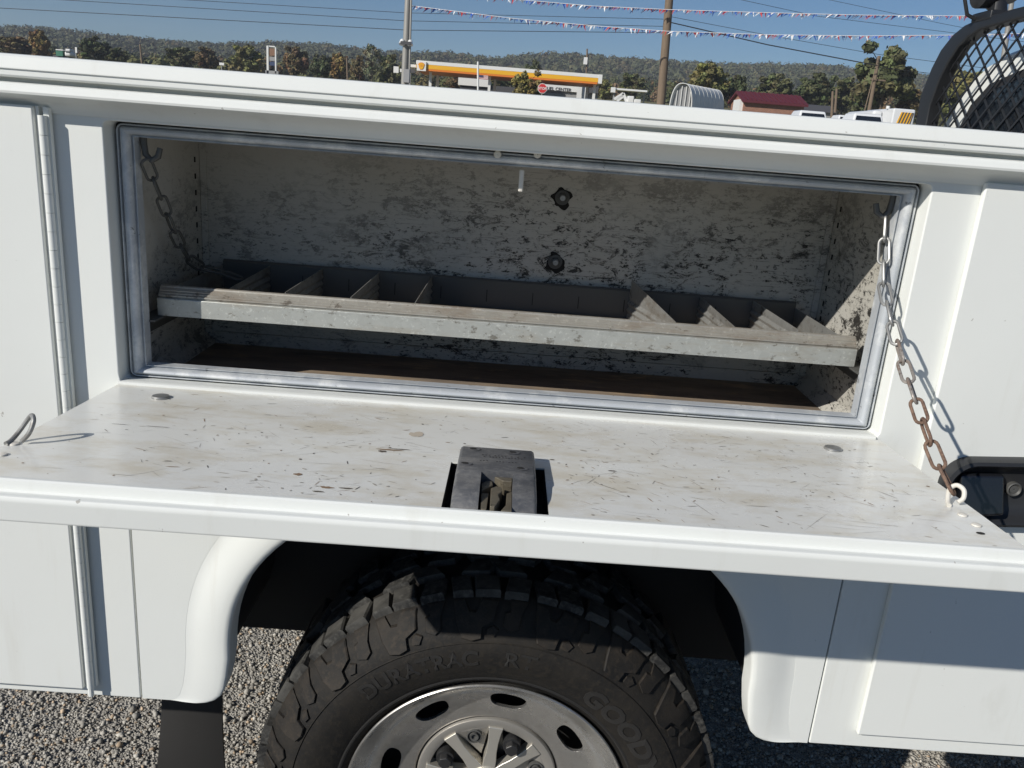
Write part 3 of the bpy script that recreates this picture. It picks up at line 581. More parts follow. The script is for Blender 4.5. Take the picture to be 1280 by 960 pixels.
def brick_building():
    Y0 = 98.; zt = at(967, 128.0, Y0)[2]; x0 = at(930, 130, Y0)[0]; x1 = at(1005, 135, Y0)[0]; zb = gz((x0+x1)/2, Y0)-.2; zr = at(967, 122.0, Y0+2)[2]
    t = thing('brick_building', 'low brick building with dark red metal roof', 'building', ((x0+x1)/2, Y0+3, zb))
    MB().box((x0, Y0, zb), (x1, Y0+6, zt)).build('wall', M['brick'], t, False)
    MB().extrude_x([(Y0-.5, zt-.25), (Y0+3, zr+.25), (Y0+6.5, zt-.25), (Y0+6.5, zt-.05), (Y0+3, zr+.5), (Y0-.5, zt)], x0-.35, x1+.3).build('roof', M['roofred'], t, False)
    MB().extrude_x([(Y0-.02, zt), (Y0+3, zr+.22), (Y0+6, zt)], x0+.01, x0+.2).build('gable', M['brick'], t, False)
    bx_uv(MB(), 925.5, 124, 930.5, 142, Y0+.4, 3).build('lean_to', M['bwhite'], t, False)
    for i in range(1, 14):
        x = x0-.35+(x1-x0+.65)*i/14; MB().obox((x, Y0+1.25, (zt+zr+.5)/2+.04), (.035, 0, 0), (0, 1.72, (zr+.5-zt)/2*.98), (0, -.02, .035)).build('roof_seam', M['roofred'], t, False)
brick_building()
sh = thing('low_shed', 'grey roofed low shed to the right of the brick building', 'building', tuple(at(1022, 138, 104))); a = at(1008, 135, 104); b = at(1043, 137, 104)
MB().box((a[0], 104, gz(a[0], 104)-.2), (b[0], 108, a[2]-.3)).build('wall', M['grey'], sh, False); MB().extrude_x([(103.6, a[2]-.35), (106, a[2]+.55), (108.4, a[2]-.35)], a[0]-.2, b[0]+.2).build('roof', M['dkgrey'], sh, False)

# parked vehicles ----------------------------------------------------
def vehicle(u0, u1, vroof, Y, m, label, kind='pickup', rear=True):
    """vehicle seen from behind: cab roof spans u0..u1 at height vroof"""
    a = at(u0, vroof, Y); b = at(u1, vroof, Y); cx = (a[0]+b[0])/2; hw = 1.0; g = gz(cx, Y); zr = g+1.9
    zr = at((u0+u1)/2, vroof, Y)[2]; s = (b[0]-a[0])/1.45
    t = thing({'pickup': 'parked_pickup', 'van': 'parked_van'}[kind], label, 'pickup truck' if kind == 'pickup' else 'van', (cx, Y+2, g), 'vehicles parked across the lot')
    hw = 1.0*s; rf = .72*s; L = 1.9
    def prism(z0, z1, w0, w1, y0, y1, dy0=0, dy1=0):
        return MB().add([(cx-w0, y0, z0), (cx+w0, y0, z0), (cx+w0, y1, z0), (cx-w0, y1, z0), (cx-w1, y0+dy0, z1), (cx+w1, y0+dy0, z1), (cx+w1, y1-dy1, z1), (cx-w1, y1-dy1, z1)], [(0, 3, 2, 1), (4, 5, 6, 7), (0, 1, 5, 4), (1, 2, 6, 5), (2, 3, 7, 6), (3, 0, 4, 7)])
    zbelt = zr-.68; zw = max(g+.38, zr-1.55)
    prism(zbelt, zr, .88*s, rf, Y+1.5, Y+1.5+2.3, .25, .6).build('cab', m, t, False, bevel=.09)
    prism(zw, zbelt, hw, hw*.98, Y, Y+5.4).build('body', m, t, False, bevel=.08)
    prism(zbelt+.08, zr-.09, .74*s, .62*s, Y+1.5+.005, Y+1.55, .215, -.215).build('rear_window', M['glass'], t, False)
    for sx in (-1, 1):
        MB().obox((cx+sx*hw*.93, Y-.01, zbelt-.3), (.07, 0, 0), (0, .02, 0), (0, 0, .2)).build('tail_light', M['red'], t, False)
        for yy in (1.0, 4.4): MB().revolve([(.02, 0), (.36, 0), (.39, .05), (.39, .2), (.36, .25), (.02, .25)], (0, 0), 20).build('wheel', M['tyre_bg'], t).location = (0, 0, 0)
        for yy, w in zip((1.0, 4.4), t.children[-2:]): w.data.transform(Matrix.Translation((cx+sx*(hw-.12), Y+yy, g+.39)) @ Matrix.Rotation(R(90), 4, 'Z') @ Matrix.Translation((0, -.125, 0)))
    MB().box((cx-hw*.95, Y-.12, zw+.0), (cx+hw*.95, Y-.01, zw+.18)).build('bumper', M['steel'], t, False, bevel=.03)
    return t
vehicle(1013, 1046, 137.5, 50, M['carwhite'], 'white pickup parked right of the red roofed brick building')
vehicle(1060, 1083, 143.5, 64, M['carwhite'], 'small white pickup between the two nearer parked pickups')
vehicle(1084, 1120, 141, 47, M['carwhite'], 'dark windowed pickup with pale roof parked beside the striped truck')
vehicle(944, 975, 148, 60, M['carblue'], 'dark blue low vehicle parked before the brick wall')
cv = thing('striped_truck', 'white utility truck with yellow and black diagonal rear stripes', 'truck', tuple(at(1130, 160, 56)))
Yv = 56.; a = at(1117, 138, Yv); b = at(1145, 140, Yv); zt = at(1131, 136, Yv)[2]; g = gz(a[0], Yv); x0, x1 = a[0], b[0]
MB().box((x0, Yv, g+.45), (x1, Yv+4.5, zt)).build('box_body', M['carwhite'], cv, False, bevel=.12)
for i in range(5):
    x = x0+.25+i*(x1-x0-.5)/5; w = (x1-x0-.5)/10; zz0, zz1 = zt-1.25, zt-.22
    for k, m in ((0, 'yellow'), (1, 'dkgrey')):
        q = x+k*w; MB().add([(q, Yv-.02-.004*k, zz0), (q+w*.95, Yv-.02-.004*k, zz0), (min(x1-.12, q+w*.95+.28), Yv-.02-.004*k, zz1), (min(x1-.12-w*.5, q+.28), Yv-.02-.004*k, zz1), (q, Yv, zz0), (q+w*.95, Yv, zz0), (min(x1-.12, q+w*.95+.28), Yv, zz1), (min(x1-.12-w*.5, q+.28), Yv, zz1)], [(0, 1, 2, 3), (0, 4, 5, 1), (1, 5, 6, 2), (2, 6, 7, 3), (3, 7, 4, 0)]).build('warning_stripe', M[m], cv, False)
MB().box((x0-.7, Yv+1.5, g+.5), (x0-.01, Yv+6.3, zt-.12)).build('cab_side', M['carwhite'], cv, False, bevel=.2)
MB().tube([(x0+.02, Yv+1, zt-.02), (x0+.02, Yv+1, zt+.16)], .12, 10).build('beacon', M['bwhite'], cv)
for sx in (x0+.1, x1-.4):
    o = MB().revolve([(.02, 0), (.40, 0), (.43, .05), (.43, .25), (.40, .3), (.02, .3)], (0, 0), 20).build('wheel', M['tyre_bg'], cv); o.data.transform(Matrix.Translation((sx, Yv+1.2, g+.43)) @ Matrix.Rotation(R(-90), 4, 'Z'))

# ================================================================== SERVICE TRUCK
T = thing('service_truck', 'white utility service truck with an open side compartment door', 'truck', (0, .97, 0))
XR, XF = -1.22, 1.38          # rear and front ends of the service body
P_ = M['paint']
ox0, ox1, oz0, oz1 = -.5675, .5645, 1.1585, 1.5290
plate_mb([(XR, .607), (-.5665, .607), (-.5665, 1.15), (.5585, 1.15), (.5585, .607), (XF, .607), (XF, 1.56), (XR, 1.56)], [rrect(ox0, oz0, ox1, oz1, .008, 4)], 0, .040).build('side_panel', P_, T, bevel=.0025)
MB().box((-.5662, .012, .612), (-.5638, .02, 1.15)).build('panel_seam', M['seal'], T); MB().box((.5558, .012, .612), (.5582, .02, 1.15)).build('panel_seam', M['seal'], T)
rail = [(.345, 1.604), (-.012, 1.604), (-.0235, 1.6027), (-.0272, 1.6000), (-.0325, 1.5868), (-.0325, 1.5850), (-.0300, 1.5838), (-.0302, 1.5772), (-.0286, 1.5752), (-.026, 1.5745), (-.012, 1.5743), (-.011, 1.5692), (-.026, 1.5686), (-.0325, 1.5672), (-.0360, 1.5645), (-.0392, 1.5575), (-.0385, 1.5545), (-.0345, 1.5522), (-.022, 1.5490), (-.011, 1.5440), (-.005, 1.538), (-.0025, 1.533), (.004, 1.5325), (.004, 1.585), (.345, 1.585)]
MB().extrude_x(rail, XR-.01, XF).build('top_rail', P_, T, angle=24).modifiers.new('wn', 'WEIGHTED_NORMAL').keep_sharp = True
# rear vertical door with piano hinge
dr = plate_mb(rect(XR+.05, .632, -.650, 1.541), [], -.020, -.001).build('rear_door', P_, T, bevel=.003)
MB().box((-.6495, -.013, .632), (-.6455, -.001, 1.541)).build('hinge_leaf', P_, dr)
kb = MB().tube([(0, 0, 0), (0, 0, .0251)], .0056, 12); k0 = kb.build('hinge_knuckle', P_, dr)
nk = int((1.541-.632)/.0256); kme = k0.data; bpy.data.objects.remove(k0)
for i in range(nk):
    o = link(bpy.data.objects.new('hinge_knuckle', kme)); o.location = (-.6405, -.0145, .634+i*.0256); adopt(o, dr)
MB().tube([(-.6405, -.0145, .618), (-.6405, -.0145, .634)], .0045, 10).build('hinge_pin', P_, dr)
MB().box((-.640, -.012, .634), (-.6325, -.0045, 1.540)).build('fixed_leaf', P_, dr)
# front vertical door with black paddle handle
fd = plate_mb(rect(.631, .638, XF-.04, 1.5375), [], -.011, -.0005).build('front_door', P_, T, bevel=.003, seg=3)
def handle():
    # black recessed paddle latch
    x0, x1, z0, z1 = .662, .858, 1.034, 1.142
    out = rrect(x0, z0, x1, z1, .040, 10); out = [(x, z+(x-x0)*.06) for x, z in out]
    cxh, czh = .76, 1.092; inn = [(cxh+(x-cxh)*.80, czh+(z-czh)*.72) for x, z in out]; n = len(out); mb = MB()
    rings = [([(x, z) for x, z in out], -.0105), ([(x, z) for x, z in out], -.024), ([(cxh+(x-cxh)*.975, czh+(z-czh)*.96) for x, z in out], -.031), ([(cxh+(x-cxh)*.92, czh+(z-czh)*.87) for x, z in out], -.033), ([(cxh+(x-cxh)*.88, czh+(z-czh)*.80) for x, z in out], -.029), (inn, -.019), ([(cxh+(x-cxh)*.72, czh+(z-czh)*.58) for x, z in out], -.0125)]
    for lp, y in rings: mb.v += [(x, y, z) for x, z in lp]
    for j in range(len(rings)-1): mb.f += [(j*n+i, j*n+(i+1) % n, (j+1)*n+(i+1) % n, (j+1)*n+i) for i in range(n)]
    mb.f.append(tuple((len(rings)-1)*n+i for i in range(n))); mb.mi = [0]*len(mb.f); mb.build('handle_housing', M['plastic'], fd, angle=45, recalc=True)
    # paddle: tilted flap
    a = MB(); a.add([(.685, -.024, 1.119), (.752, -.024, 1.123), (.757, -.040, 1.064), (.690, -.040, 1.054), (.690, -.013, 1.119), (.752, -.013, 1.123), (.757, -.016, 1.064), (.690, -.016, 1.054)], [(0, 1, 2, 3), (4, 7, 6, 5), (0, 4, 5, 1), (1, 5, 6, 2), (2, 6, 7, 3), (3, 7, 4, 0)])
    a.build('paddle', M['gloss_black'], fd, bevel=.005, seg=3)
    MB().revolve([(.001, -.0185), (.006, -.0185), (.0065, -.017), (.0095, -.0205), (.0110, -.0195), (.0110, -.012), (.001, -.012)], (.7745, 1.099), 24).build('key_cylinder', M['dark_steel'], fd)
handle()
# fender with flared wheel arch
def fender():
    cx = .012
    def curve(a, b, n, leg):
        pts = [(cx-x, z) for x, z in leg]
        for i in range(0, 49):
            th = math.pi*(1-i/48); c, s = math.cos(th), math.sin(th); pts.append((cx+a*math.copysign(abs(c)**(2/n), c), .70+b*abs(s)**(2/n)))
        return pts+[(cx+x, z) for x, z in leg[::-1]]
    Cin = curve(.430, .325, 2.25, [(.482, .6075), (.468, .6095), (.456, .615), (.446, .625), (.440, .64), (.435, .665)])
    Dout = curve(.500, .392, 2.3, [(.530, .6075), (.525, .6085), (.519, .612), (.513, .62), (.507, .64), (.503, .665)])
    N = len(Cin); prof = [(1.0, -.0002), (.94, .0003), (.86, .0014), (.74, .0040), (.60, .0076), (.44, .0110), (.26, .0134), (.10, .0140), (.0, .0122), (-.035, .008), (-.045, .0), (-.045, -.035)]
    V = []; 
    for i in range(N):
        c, d = Vector(Cin[i]), Vector(Dout[i]); fade = min(1, max(.25, (min(i, N-1-i)-0)/11.))
        for t, h in prof:
            q = c+(d-c)*t; V.append((q.x, -h*(fade if h > 0 else 1), q.y))
    k = len(prof); mb = MB(); mb.add(V, [(i*k+j, (i+1)*k+j, (i+1)*k+j+1, i*k+j+1) for i in range(N-1) for j in range(k-1)])
    fo = plate_mb([(-.5635, .6075), (Dout[0][0], .6075)]+Dout[1:-1]+[(Dout[-1][0], .6075), (.5555, .6075), (.5555, 1.148), (-.5635, 1.148)], [], 0., .012).build('fender', P_, T, angle=50, bevel=0)
    fl = mb.build('wheel_arch_flare', P_, fo, angle=60)
    # bottom closing lip
    return Cin
ARCH = fender()
# wheel housing and underside
U = M['underbody']
MB().box((-.52, .335, .53), (.54, .345, 1.135)).build('wheel_housing', U, T)
hs = MB(); arc = [(x, z) for x, z in ARCH if z > .62]; n = len(arc)
hs.add([(x*1.04, .034, z+.015) for x, z in arc]+[(x*1.04, .335, z+.015) for x, z in arc], [(i, i+1, n+i+1, n+i) for i in range(n-1)]); hs.build('housing_liner', U, T)
MB().box((XR+.01, .024, .612), (-.53, .345, .632)).build('body_underside', U, T); MB().box((.545, .024, .612), (XF-.01, .345, .632)).build('body_underside', U, T)
MB().box((XR+.01, .34, .55), (XF-.01, .352, 1.585)).build('inner_side_wall', P_, T)
MB().box((XR+.01, .353, .96), (XF-.01, 1.587, 1.0)).build('bed_floor', U, T)
MB().box((XR+.02, .52, .62), (4.1, .60, .80)).build('chassis_rail', U, T); MB().box((XR+.02, 1.34, .62), (4.1, 1.42, .80)).build('chassis_rail', U, T)
MB().box((.56, .68, .36), (1.32, 1.30, .61)).build('underbody_light_block', U, T, bevel=.04); MB().tube([(.02, .25, .42), (.02, 1.69, .42)], .045, 14).build('axle', U, T); MB().tube([(.02, .80, .42), (.02, .9, .42), (.02, 1.04, .42), (.02, 1.14, .42)], [.06, .16, .16, .06], 16).build('differential', U, T)  # tank-sized box added to block light coming from beyond, under the truck
for yy in (.47, 1.47):
    MB().add([(x, yy+dy, z+dz) for dy in (-.035, .035) for x, z, dz in ((-.75, .62, 0), (-.3, .48, 0), (.02, .45, 0), (.34, .48, 0), (.75, .60, 0), (.75, .60, .05), (.34, .48, .06), (.02, .45, .08), (-.3, .48, .06), (-.75, .62, .05))], [tuple(range(10)), tuple(range(19, 9, -1))]+[(i, (i+1) % 10, 10+(i+1) % 10, 10+i) for i in range(10)]).build('leaf_spring', U, T)
MB().box((XR+.05, .05, .55), (XF-.05, 1.9, .60)).build('floor_crossmember', U, T) if False else None
# far side of the body
plate_mb([(XR, .607), (-.46, .607), (-.44, .75), (-.36, .95), (-.15, 1.03), (.18, 1.03), (.39, .95), (.47, .75), (.49, .607), (XF, .607), (XF, 1.60), (XR, 1.60)], [], 1.918, 1.94).build('far_side_panel', P_, T, bevel=.004)
MB().box((XR+.01, 1.588, .65), (XF-.01, 1.60, 1.585)).build('far_inner_wall', P_, T); MB().box((XR-.01, 1.575, 1.586), (XF, 1.955, 1.604)).build('far_top_rail', P_, T)
MB().box((XR-.01, .36, .98), (XR+.02, 1.57, 1.45)).build('tailgate', P_, T, bevel=.006); MB().box((XR, .0, .61), (XR+.012, .35, 1.56)).build('rear_end_panel', P_, T); MB().box((XR, 1.6, .61), (XR+.012, 1.93, 1.58)).build('rear_end_panel', P_, T)
MB().box((XR-.10, .86, .66), (XR+.05, 1.08, .76)).build('hitch_receiver', M['rack'], T, bevel=.01)
MB().box((XF-.02, .36, .9), (XF, 1.58, 1.58)).build('bed_bulkhead', P_, T)
# mud flap hanging behind the wheel
mf = MB(); pts = []
for j in range(9):
    z = .62-.062*j; y = .26+.012*math.sin(j*.7)+.004*j
    pts.append([(-.675+.01*math.sin(j*.5), y+.02*math.sin(j*.4), z), (-.61, y, z), (-.545+.004*j*.3, y+.018, z)])
V = [q for row in pts for q in row]; V += [(x, y+.006, z) for x, y, z in V]; nn = 27
mf.add(V, [(3*j+i, 3*j+i+1, 3*j+i+4, 3*j+i+3) for j in range(8) for i in range(2)]+[(nn+3*j+i, nn+3*j+i+3, nn+3*j+i+4, nn+3*j+i+1) for j in range(8) for i in range(2)]+[(3*j, 3*j+3, nn+3*j+3, nn+3*j) for j in range(8)]+[(3*j+2, nn+3*j+2, nn+3*j+5, 3*j+5) for j in range(8)]+[(24, 25, nn+25, nn+24), (25, 26, nn+26, nn+25)])
mf.build('mud_flap', U, T)

# ------------------------------------------------------------- wheel
def wheel():
    W = new_empty('wheel', (.021, .15, .415)); adopt(W, T); c = (.021, .415)
    sw = [(.236, .06), (.243, .038), (.252, .028), (.262, .018), (.285, .007), (.312, .0), (.335, .0015), (.355, .010), (.372, .022), (.388, .036), (.400, .052)]
    def ysw(r): return float(np.interp(r, [p[0] for p in sw], [p[1] for p in sw]))
    prof = sw+[(.402, .07), (.403, .16), (.402, .25), (.395, .275), (.36, .30), (.31, .31), (.26, .295), (.236, .27)]
    MB().revolve(prof, c, 128).build('tyre', M['rubber'], W, angle=60)
    MB().revolve([(.262, .0172), (.2645, .0150), (.267, .0148), (.2685, .0155)], c, 128, closed=False).build('bead_ring', M['letter'], W)
    MB().revolve([(.3415, ysw(.3415)-.0012), (.3425, ysw(.3425)-.0025), (.3435, ysw(.3435)-.0012)], c, 128, closed=False).build('sidewall_rib', M['rubber'], W)
    # tread: shoulder lugs wrap from the sidewall over the shoulder
    side = MB(); top = MB(); N = 18; st = 2*math.pi/N
    def polar(a, r, y): return (c[0]+r*math.cos(a), y, c[1]+r*math.sin(a))
    def lug(mb, poly, base, h):
        n = len(poly); vs = []; 
        for dh, ins in ((-.006, 0), (h*.7, 0.), (h, .07)):
            ca = sum(p[0] for p in poly)/n; cr = sum(p[1] for p in poly)/n
            for a, r in poly:
                a2 = a+(ca-a)*ins; r2 = r+(cr-r)*ins; vs.append(polar(base-R(a2), r2, ysw(r2)-dh))
        fs = [(j*n+i, j*n+(i+1) % n, (j+1)*n+(i+1) % n, (j+1)*n+i) for j in range(2) for i in range(n)]+[tuple(2*n+i for i in range(n))]
        mb.add(vs, fs)
    for i in range(N):
        b = i*st+random.uniform(-.006, .006)
        lug(side, [(0, .352), (2.6, .347), (5.2, .350), (5.6, .366), (8.6, .374), (9.4, .397), (5.4, .399), (4.0, .385), (2.2, .386), (1.2, .399), (-1.4, .399), (-1.0, .372)], b, .0075)
        lug(side, [(10.8, .366), (13.2, .360), (15.0, .366), (15.2, .382), (16.6, .399), (12.2, .399), (12.6, .386), (11.2, .384)], b, .006)
        lug(side, [(6.6, .354), (8.6, .352), (9.8, .362), (8.2, .367), (6.8, .363)], b, .0045)
        # tread blocks (shoulder row, two centre rows, far row)
        def block(a0, a1, y0, y1, r1, sk=0.):
            q = []
            for a, y in ((a0, y0), (a1, y0), (a1+sk, y1), (a0+sk, y1)): q.append((b-R(a), y))
            mid = [(qa+qb)/2 for qa, qb in zip(q[0], q[2])]
            vs = [polar(a, .396, y) for a, y in q]+[polar(a, r1-.003, y) for a, y in q]+[polar(a+(mid[0]-a)*.12, r1+.001*random.random(), y+(mid[1]-y)*.06) for a, y in q]
            top.add(vs, [(j*4+k, j*4+(k+1) % 4, (j+1)*4+(k+1) % 4, (j+1)*4+k) for j in range(2) for k in range(4)]+[(8, 9, 10, 11)])
        block(-1.5, 3.3, .050, .100, .4115, -1.0); block(3.8, 9.8, .050, .098, .4125, -.6); block(10.7, 16.4, .048, .096, .4125, .8)
        block(0, 7, .108, .150, .4145, 3); block(9.2, 16, .110, .148, .4145, -3); block(2, 9, .160, .205, .4145, -3); block(11, 18, .158, .2, .4145, 3); block(0, 7, .215, .272, .412, 1); block(9, 16, .215, .272, .412, -1)
    side.build('shoulder_lugs', M['lug'], W, angle=30); top.build('tread_blocks', M['tread'], W, angle=30)
    # raised lettering
    def arc_text(s, size, r0, a_start, h, bold, name, m, spread=1.0):
        tv, tf = text_mesh(s, size, .5, bold); mb = MB(); vs = []
        for x, y, z in tv:
            a = R(a_start)-x*spread/(r0+size*.35); r = r0+y; vs.append(polar(a, r, ysw(r)-(h if z > 0 else -.001)))
        mb.add(vs, tf); mb.build(name, m, W, False)
    arc_text('DURATRAC', .040, .3015, 134, .0013, .0012, 'raised_lettering', M['letter'], 1.0); arc_text('RT', .040, .3015, 88, .0013, .0004, 'raised_lettering', M['letter'], 1.15)
    for a in (59.5, 239.5): arc_text('GOODYEAR', .047, .283, a, .0016, .0020, 'raised_lettering', M['letter'], 1.16)
    # rim
    rp = [(.238, .055), (.2425, .036), (.2475, .0255), (.2500, .0225), (.2505, .0195), (.2485, .0175), (.2455, .0185), (.2435, .0225), (.238, .030), (.2305, .040), (.222, .0525), (.213, .0625), (.202, .0700), (.190, .0745), (.176, .0775), (.160, .0815), (.146, .0845), (.137, .0860), (.133, .0875), (.1305, .094), (.1305, .100), (.15, .0925), (.18, .0835), (.205, .0765), (.222, .062), (.232, .052), (.236, .11), (.225, .16), (.225, .25), (.235, .27), (.240, .27), (.230, .25), (.230, .16), (.242, .11)]
    rim = MB().revolve(rp, c, 160).build('rim', M['alloy'], W, angle=40)
    cut = MB()
    for i in range(8):
        a0 = R(81+45*i); pts = []
        for t in range(22):
            th = 2*math.pi*t/22; px = math.cos(th); py = math.sin(th); da = .178*math.copysign(abs(px)**.72, px)*(1+.12*py); dr_ = .0172*math.copysign(abs(py)**.8, py); pts.append((a0+da, .178+dr_))
        n = 22; cut.add([polar(a, r, y) for y in (.0, .14) for a, r in pts], [tuple(range(n)), tuple(range(2*n-1, n-1, -1))]+[(k, n+k, n+(k+1) % n, (k+1) % n) for k in range(n)])
    co = cut.build('cut', M['alloy'], None, False); bm_ = rim.modifiers.new('b', 'BOOLEAN'); bm_.object = co; bm_.operation = 'DIFFERENCE'; bm_.solver = 'EXACT'
    dg = bpy.context.evaluated_depsgraph_get(); dg.update(); me = bpy.data.meshes.new_from_object(rim.evaluated_get(dg)); rim.modifiers.clear(); rim.data = me
    bv = rim.modifiers.new('bev', 'BEVEL'); bv.width = .0028; bv.segments = 2; bv.limit_method = 'ANGLE'; bv.angle_limit = R(50); me.shade_smooth(); me.set_sharp_from_angle(angle=R(60)); bpy.data.objects.remove(co)
    MB().revolve([(.02, .15), (.225, .15), (.225, .155), (.02, .155)], c, 48).build('brake_disc', U, W)
    # centre cap
    MB().revolve([(.1285, .11), (.1285, .0870), (.1270, .0845), (.124, .0840), (.1115, .0855), (.1075, .0875), (.1065, .105), (.10, .11)], c, 96, closed=False).build('cap_ring', M['cap_matt'], W, angle=40)
    MB().revolve([(.108, .108), (.07, .110), (.0, .110)], c, 64, closed=False).build('cap_floor', M['nut'], W)
    for k in range(8):
        a = R(84.5+45*k); pts = [(.1125, .0135), (.100, .0115), (.08, .0095), (.06, .0095), (.045, .0115), (.02, .012)]
        L = [polar(a-math.atan2(w_, r), math.hypot(r, w_), .0825-(.112-r)*.05) for r, w_ in pts]; Rr = [polar(a+math.atan2(w_, r), math.hypot(r, w_), .0825-(.112-r)*.05) for r, w_ in pts[::-1]]
        top = L+Rr; n = len(top); MB().add(top+[(x, y+.022, z) for x, y, z in top], [tuple(range(n)), tuple(range(2*n-1, n-1, -1))]+[(q, (q+1) % n, n+(q+1) % n, n+q) for q in range(n)]).build('cap_spoke', M['cap'], W, angle=30, bevel=.0014)
        am = R(107+45*k)
        if k % 2 == 0:   # filled facet with a small bolt
            tri = [(-.0315, .1065), (.0, .112), (.0315, .1065), (.0215, .085), (.0, .042), (-.0215, .085)]
            tp = [polar(am-math.atan2(x, r), math.hypot(r, x), y) for (x, r), y in zip(tri, (.0865, .0865, .0865, .095, .101, .095))]; n = 6
            MB().add(tp+[(x, y+.008, z) for x, y, z in tp], [(0, 1, 2), (0, 2, 3, 5), (5, 3, 4)]+[(q, (q+1) % n, n+(q+1) % n, n+q) for q in range(n)]).build('cap_facet', M['cap_matt'], W, angle=12)
            q = polar(am, .094, 0); MB().revolve([(.001, .086), (.0045, .086), (.005, .082), (.008, .0815), (.0085, .088), (.0115, .0885), (.012, .0830), (.0140, .0835), (.0140, .095), (.001, .095)], (q[0], q[2]), 24).build('cap_bolt', M['dark_steel'], W)
        else:
            q = polar(am, .088, 0); s6 = [(q[0]+.0125*math.cos(R(60*j+k*13)), q[2]+.0125*math.sin(R(60*j+k*13))) for j in range(6)]
            plate_mb(s6, [], .066, .105).build('lug_nut', M['nut'], W, bevel=.002); MB().revolve([(.001, .079), (.016, .079), (.0165, .083), (.0165, .105), (.001, .105)], (q[0], q[2]), 24).build('nut_flange', M['nut'], W)
    MB().revolve([(.001, .070), (.024, .072), (.030, .076), (.031, .09), (.001, .09)], c, 32).build('hub_badge', M['cap'], W)
    return W
WH = wheel()
def copy_tree(o, parent):
    n = o.copy(); C.objects.link(n); n.parent = parent
    for ch in o.children: q = ch.copy(); C.objects.link(q); q.parent = n
    return n
for x, y, rot in ((0, 1.94-.15, math.pi), (3.55, .15, 0), (3.55, 1.94-.15, math.pi)):
    n = WH.copy(); C.objects.link(n)
    for ch in WH.children: q = ch.copy(); C.objects.link(q); q.parent = n
    n.location = (.021+x, y, .415); n.rotation_euler.z = rot

# ------------------------------------------------------------- compartment
CM = new_empty('compartment', (0, .2, 1.14)); adopt(CM, T); Wn = M['worn']
XL, XRR, YB_, ZF, ZC = -.562, .566, .335, 1.140, 1.533
MB().box((XL, YB_, ZF-.004), (XRR, YB_+.004, ZC)).build('back_wall', Wn, CM)
MB().box((XL-.004, .0442, ZF-.004), (XL, YB_+.004, ZC)).build('side_wall', Wn, CM); MB().box((XRR, .0442, ZF-.004), (XRR+.004, YB_+.004, ZC)).build('side_wall', Wn, CM)
MB().box((XL, .0442, ZF-.006), (XRR, YB_, ZF)).build('floor_panel', M['floor'], CM); MB().box((XL, .0442, ZC), (XRR, YB_, ZC+.004)).build('roof_panel', Wn, CM)
plate_mb(rect(XL-.006, ZF-.006, XRR+.006, ZC+.02), [rect(-.5415, 1.1785, .5395, 1.5095)], .0405, .0440).build('opening_flange', Wn, CM)
# corner beads along the floor and seams at the back
for sx, x in ((1, XL), (-1, XRR)):
    MB().add([(x, .045, ZF), (x+sx*.02, .045, ZF), (x, .045, ZF+.022), (x, YB_, ZF), (x+sx*.02, YB_, ZF), (x, YB_, ZF+.022)], [(0, 1, 2), (3, 5, 4), (1, 4, 5, 2), (0, 3, 4, 1), (0, 2, 5, 3)]).build('floor_bead', Wn, CM)
    MB().box((x+sx*.001, YB_-.004, ZF+.02), (x+sx*.012, YB_-.0005, ZC)).build('corner_seam', Wn, CM)
    # shelf standard holes
    h = MB()
    for yy in (.068, .31):
        for j in range(11): z = 1.19+.028*j; h.box((x-.0005 if sx > 0 else x-.0012, yy-.0022, z-.0045), (x+.0012 if sx > 0 else x+.0005, yy+.0022, z+.0045))
    h.build('shelf_slots', M['slot'], CM)['kind'] = 'stuff'
    MB().box((min(x, x+sx*.03), .05, 1.2415), (max(x, x+sx*.03), .32, 1.2445)).build('shelf_bracket', M['dark_steel'], CM); MB().box((min(x+sx*.0015, x+sx*.004), .05, 1.215), (max(x+sx*.0015, x+sx*.004), .32, 1.2415)).build('shelf_bracket', M['dark_steel'], CM)
MB().box((XL+.02, YB_-.006, ZF), (XRR-.02, YB_-.0005, ZF+.022)).build('floor_bead', Wn, CM)
for u, v in ((703, 247), (694, 327)):
    q = at(u, v, YB_); cc = (q[0], q[2])
    bl_ = [(cc[0]+(.0165+.004*math.sin(3*a+u)+.0025*math.sin(7*a))*math.cos(a), cc[1]-.002+(.0185+.003*math.sin(4*a))*math.sin(a)) for a in np.linspace(0, 2*math.pi, 28)[:-1]]
    plate_mb(bl_, [], YB_-.0006, YB_-.0002).build('bare_patch', M['slot'], CM)
    MB().revolve([(.001, YB_-.003), (.0125, YB_-.003), (.013, YB_-.0022), (.013, YB_), (.001, YB_)], cc, 24).build('washer', M['dark_steel'], CM)
    plate_mb([(cc[0]+.0085*math.cos(R(60*i+9)), cc[1]+.0085*math.sin(R(60*i+9))) for i in range(6)], [], YB_-.0095, YB_-.0031).build('hex_nut', M['dark_steel'], CM, bevel=.001)
    MB().revolve([(.0005, YB_-.0155), (.0045, YB_-.0155), (.005, YB_-.0145), (.005, YB_-.009), (.0005, YB_-.009)], cc, 16).build('bolt_end', M['steel'], CM)
# striker hanging from the header
q = at(652, 222, .03); MB().box((q[0]-.0035, .046, 1.474), (q[0]+.0035, .0525, 1.505)).build('latch_striker', M['white_dull'], CM, bevel=.002)
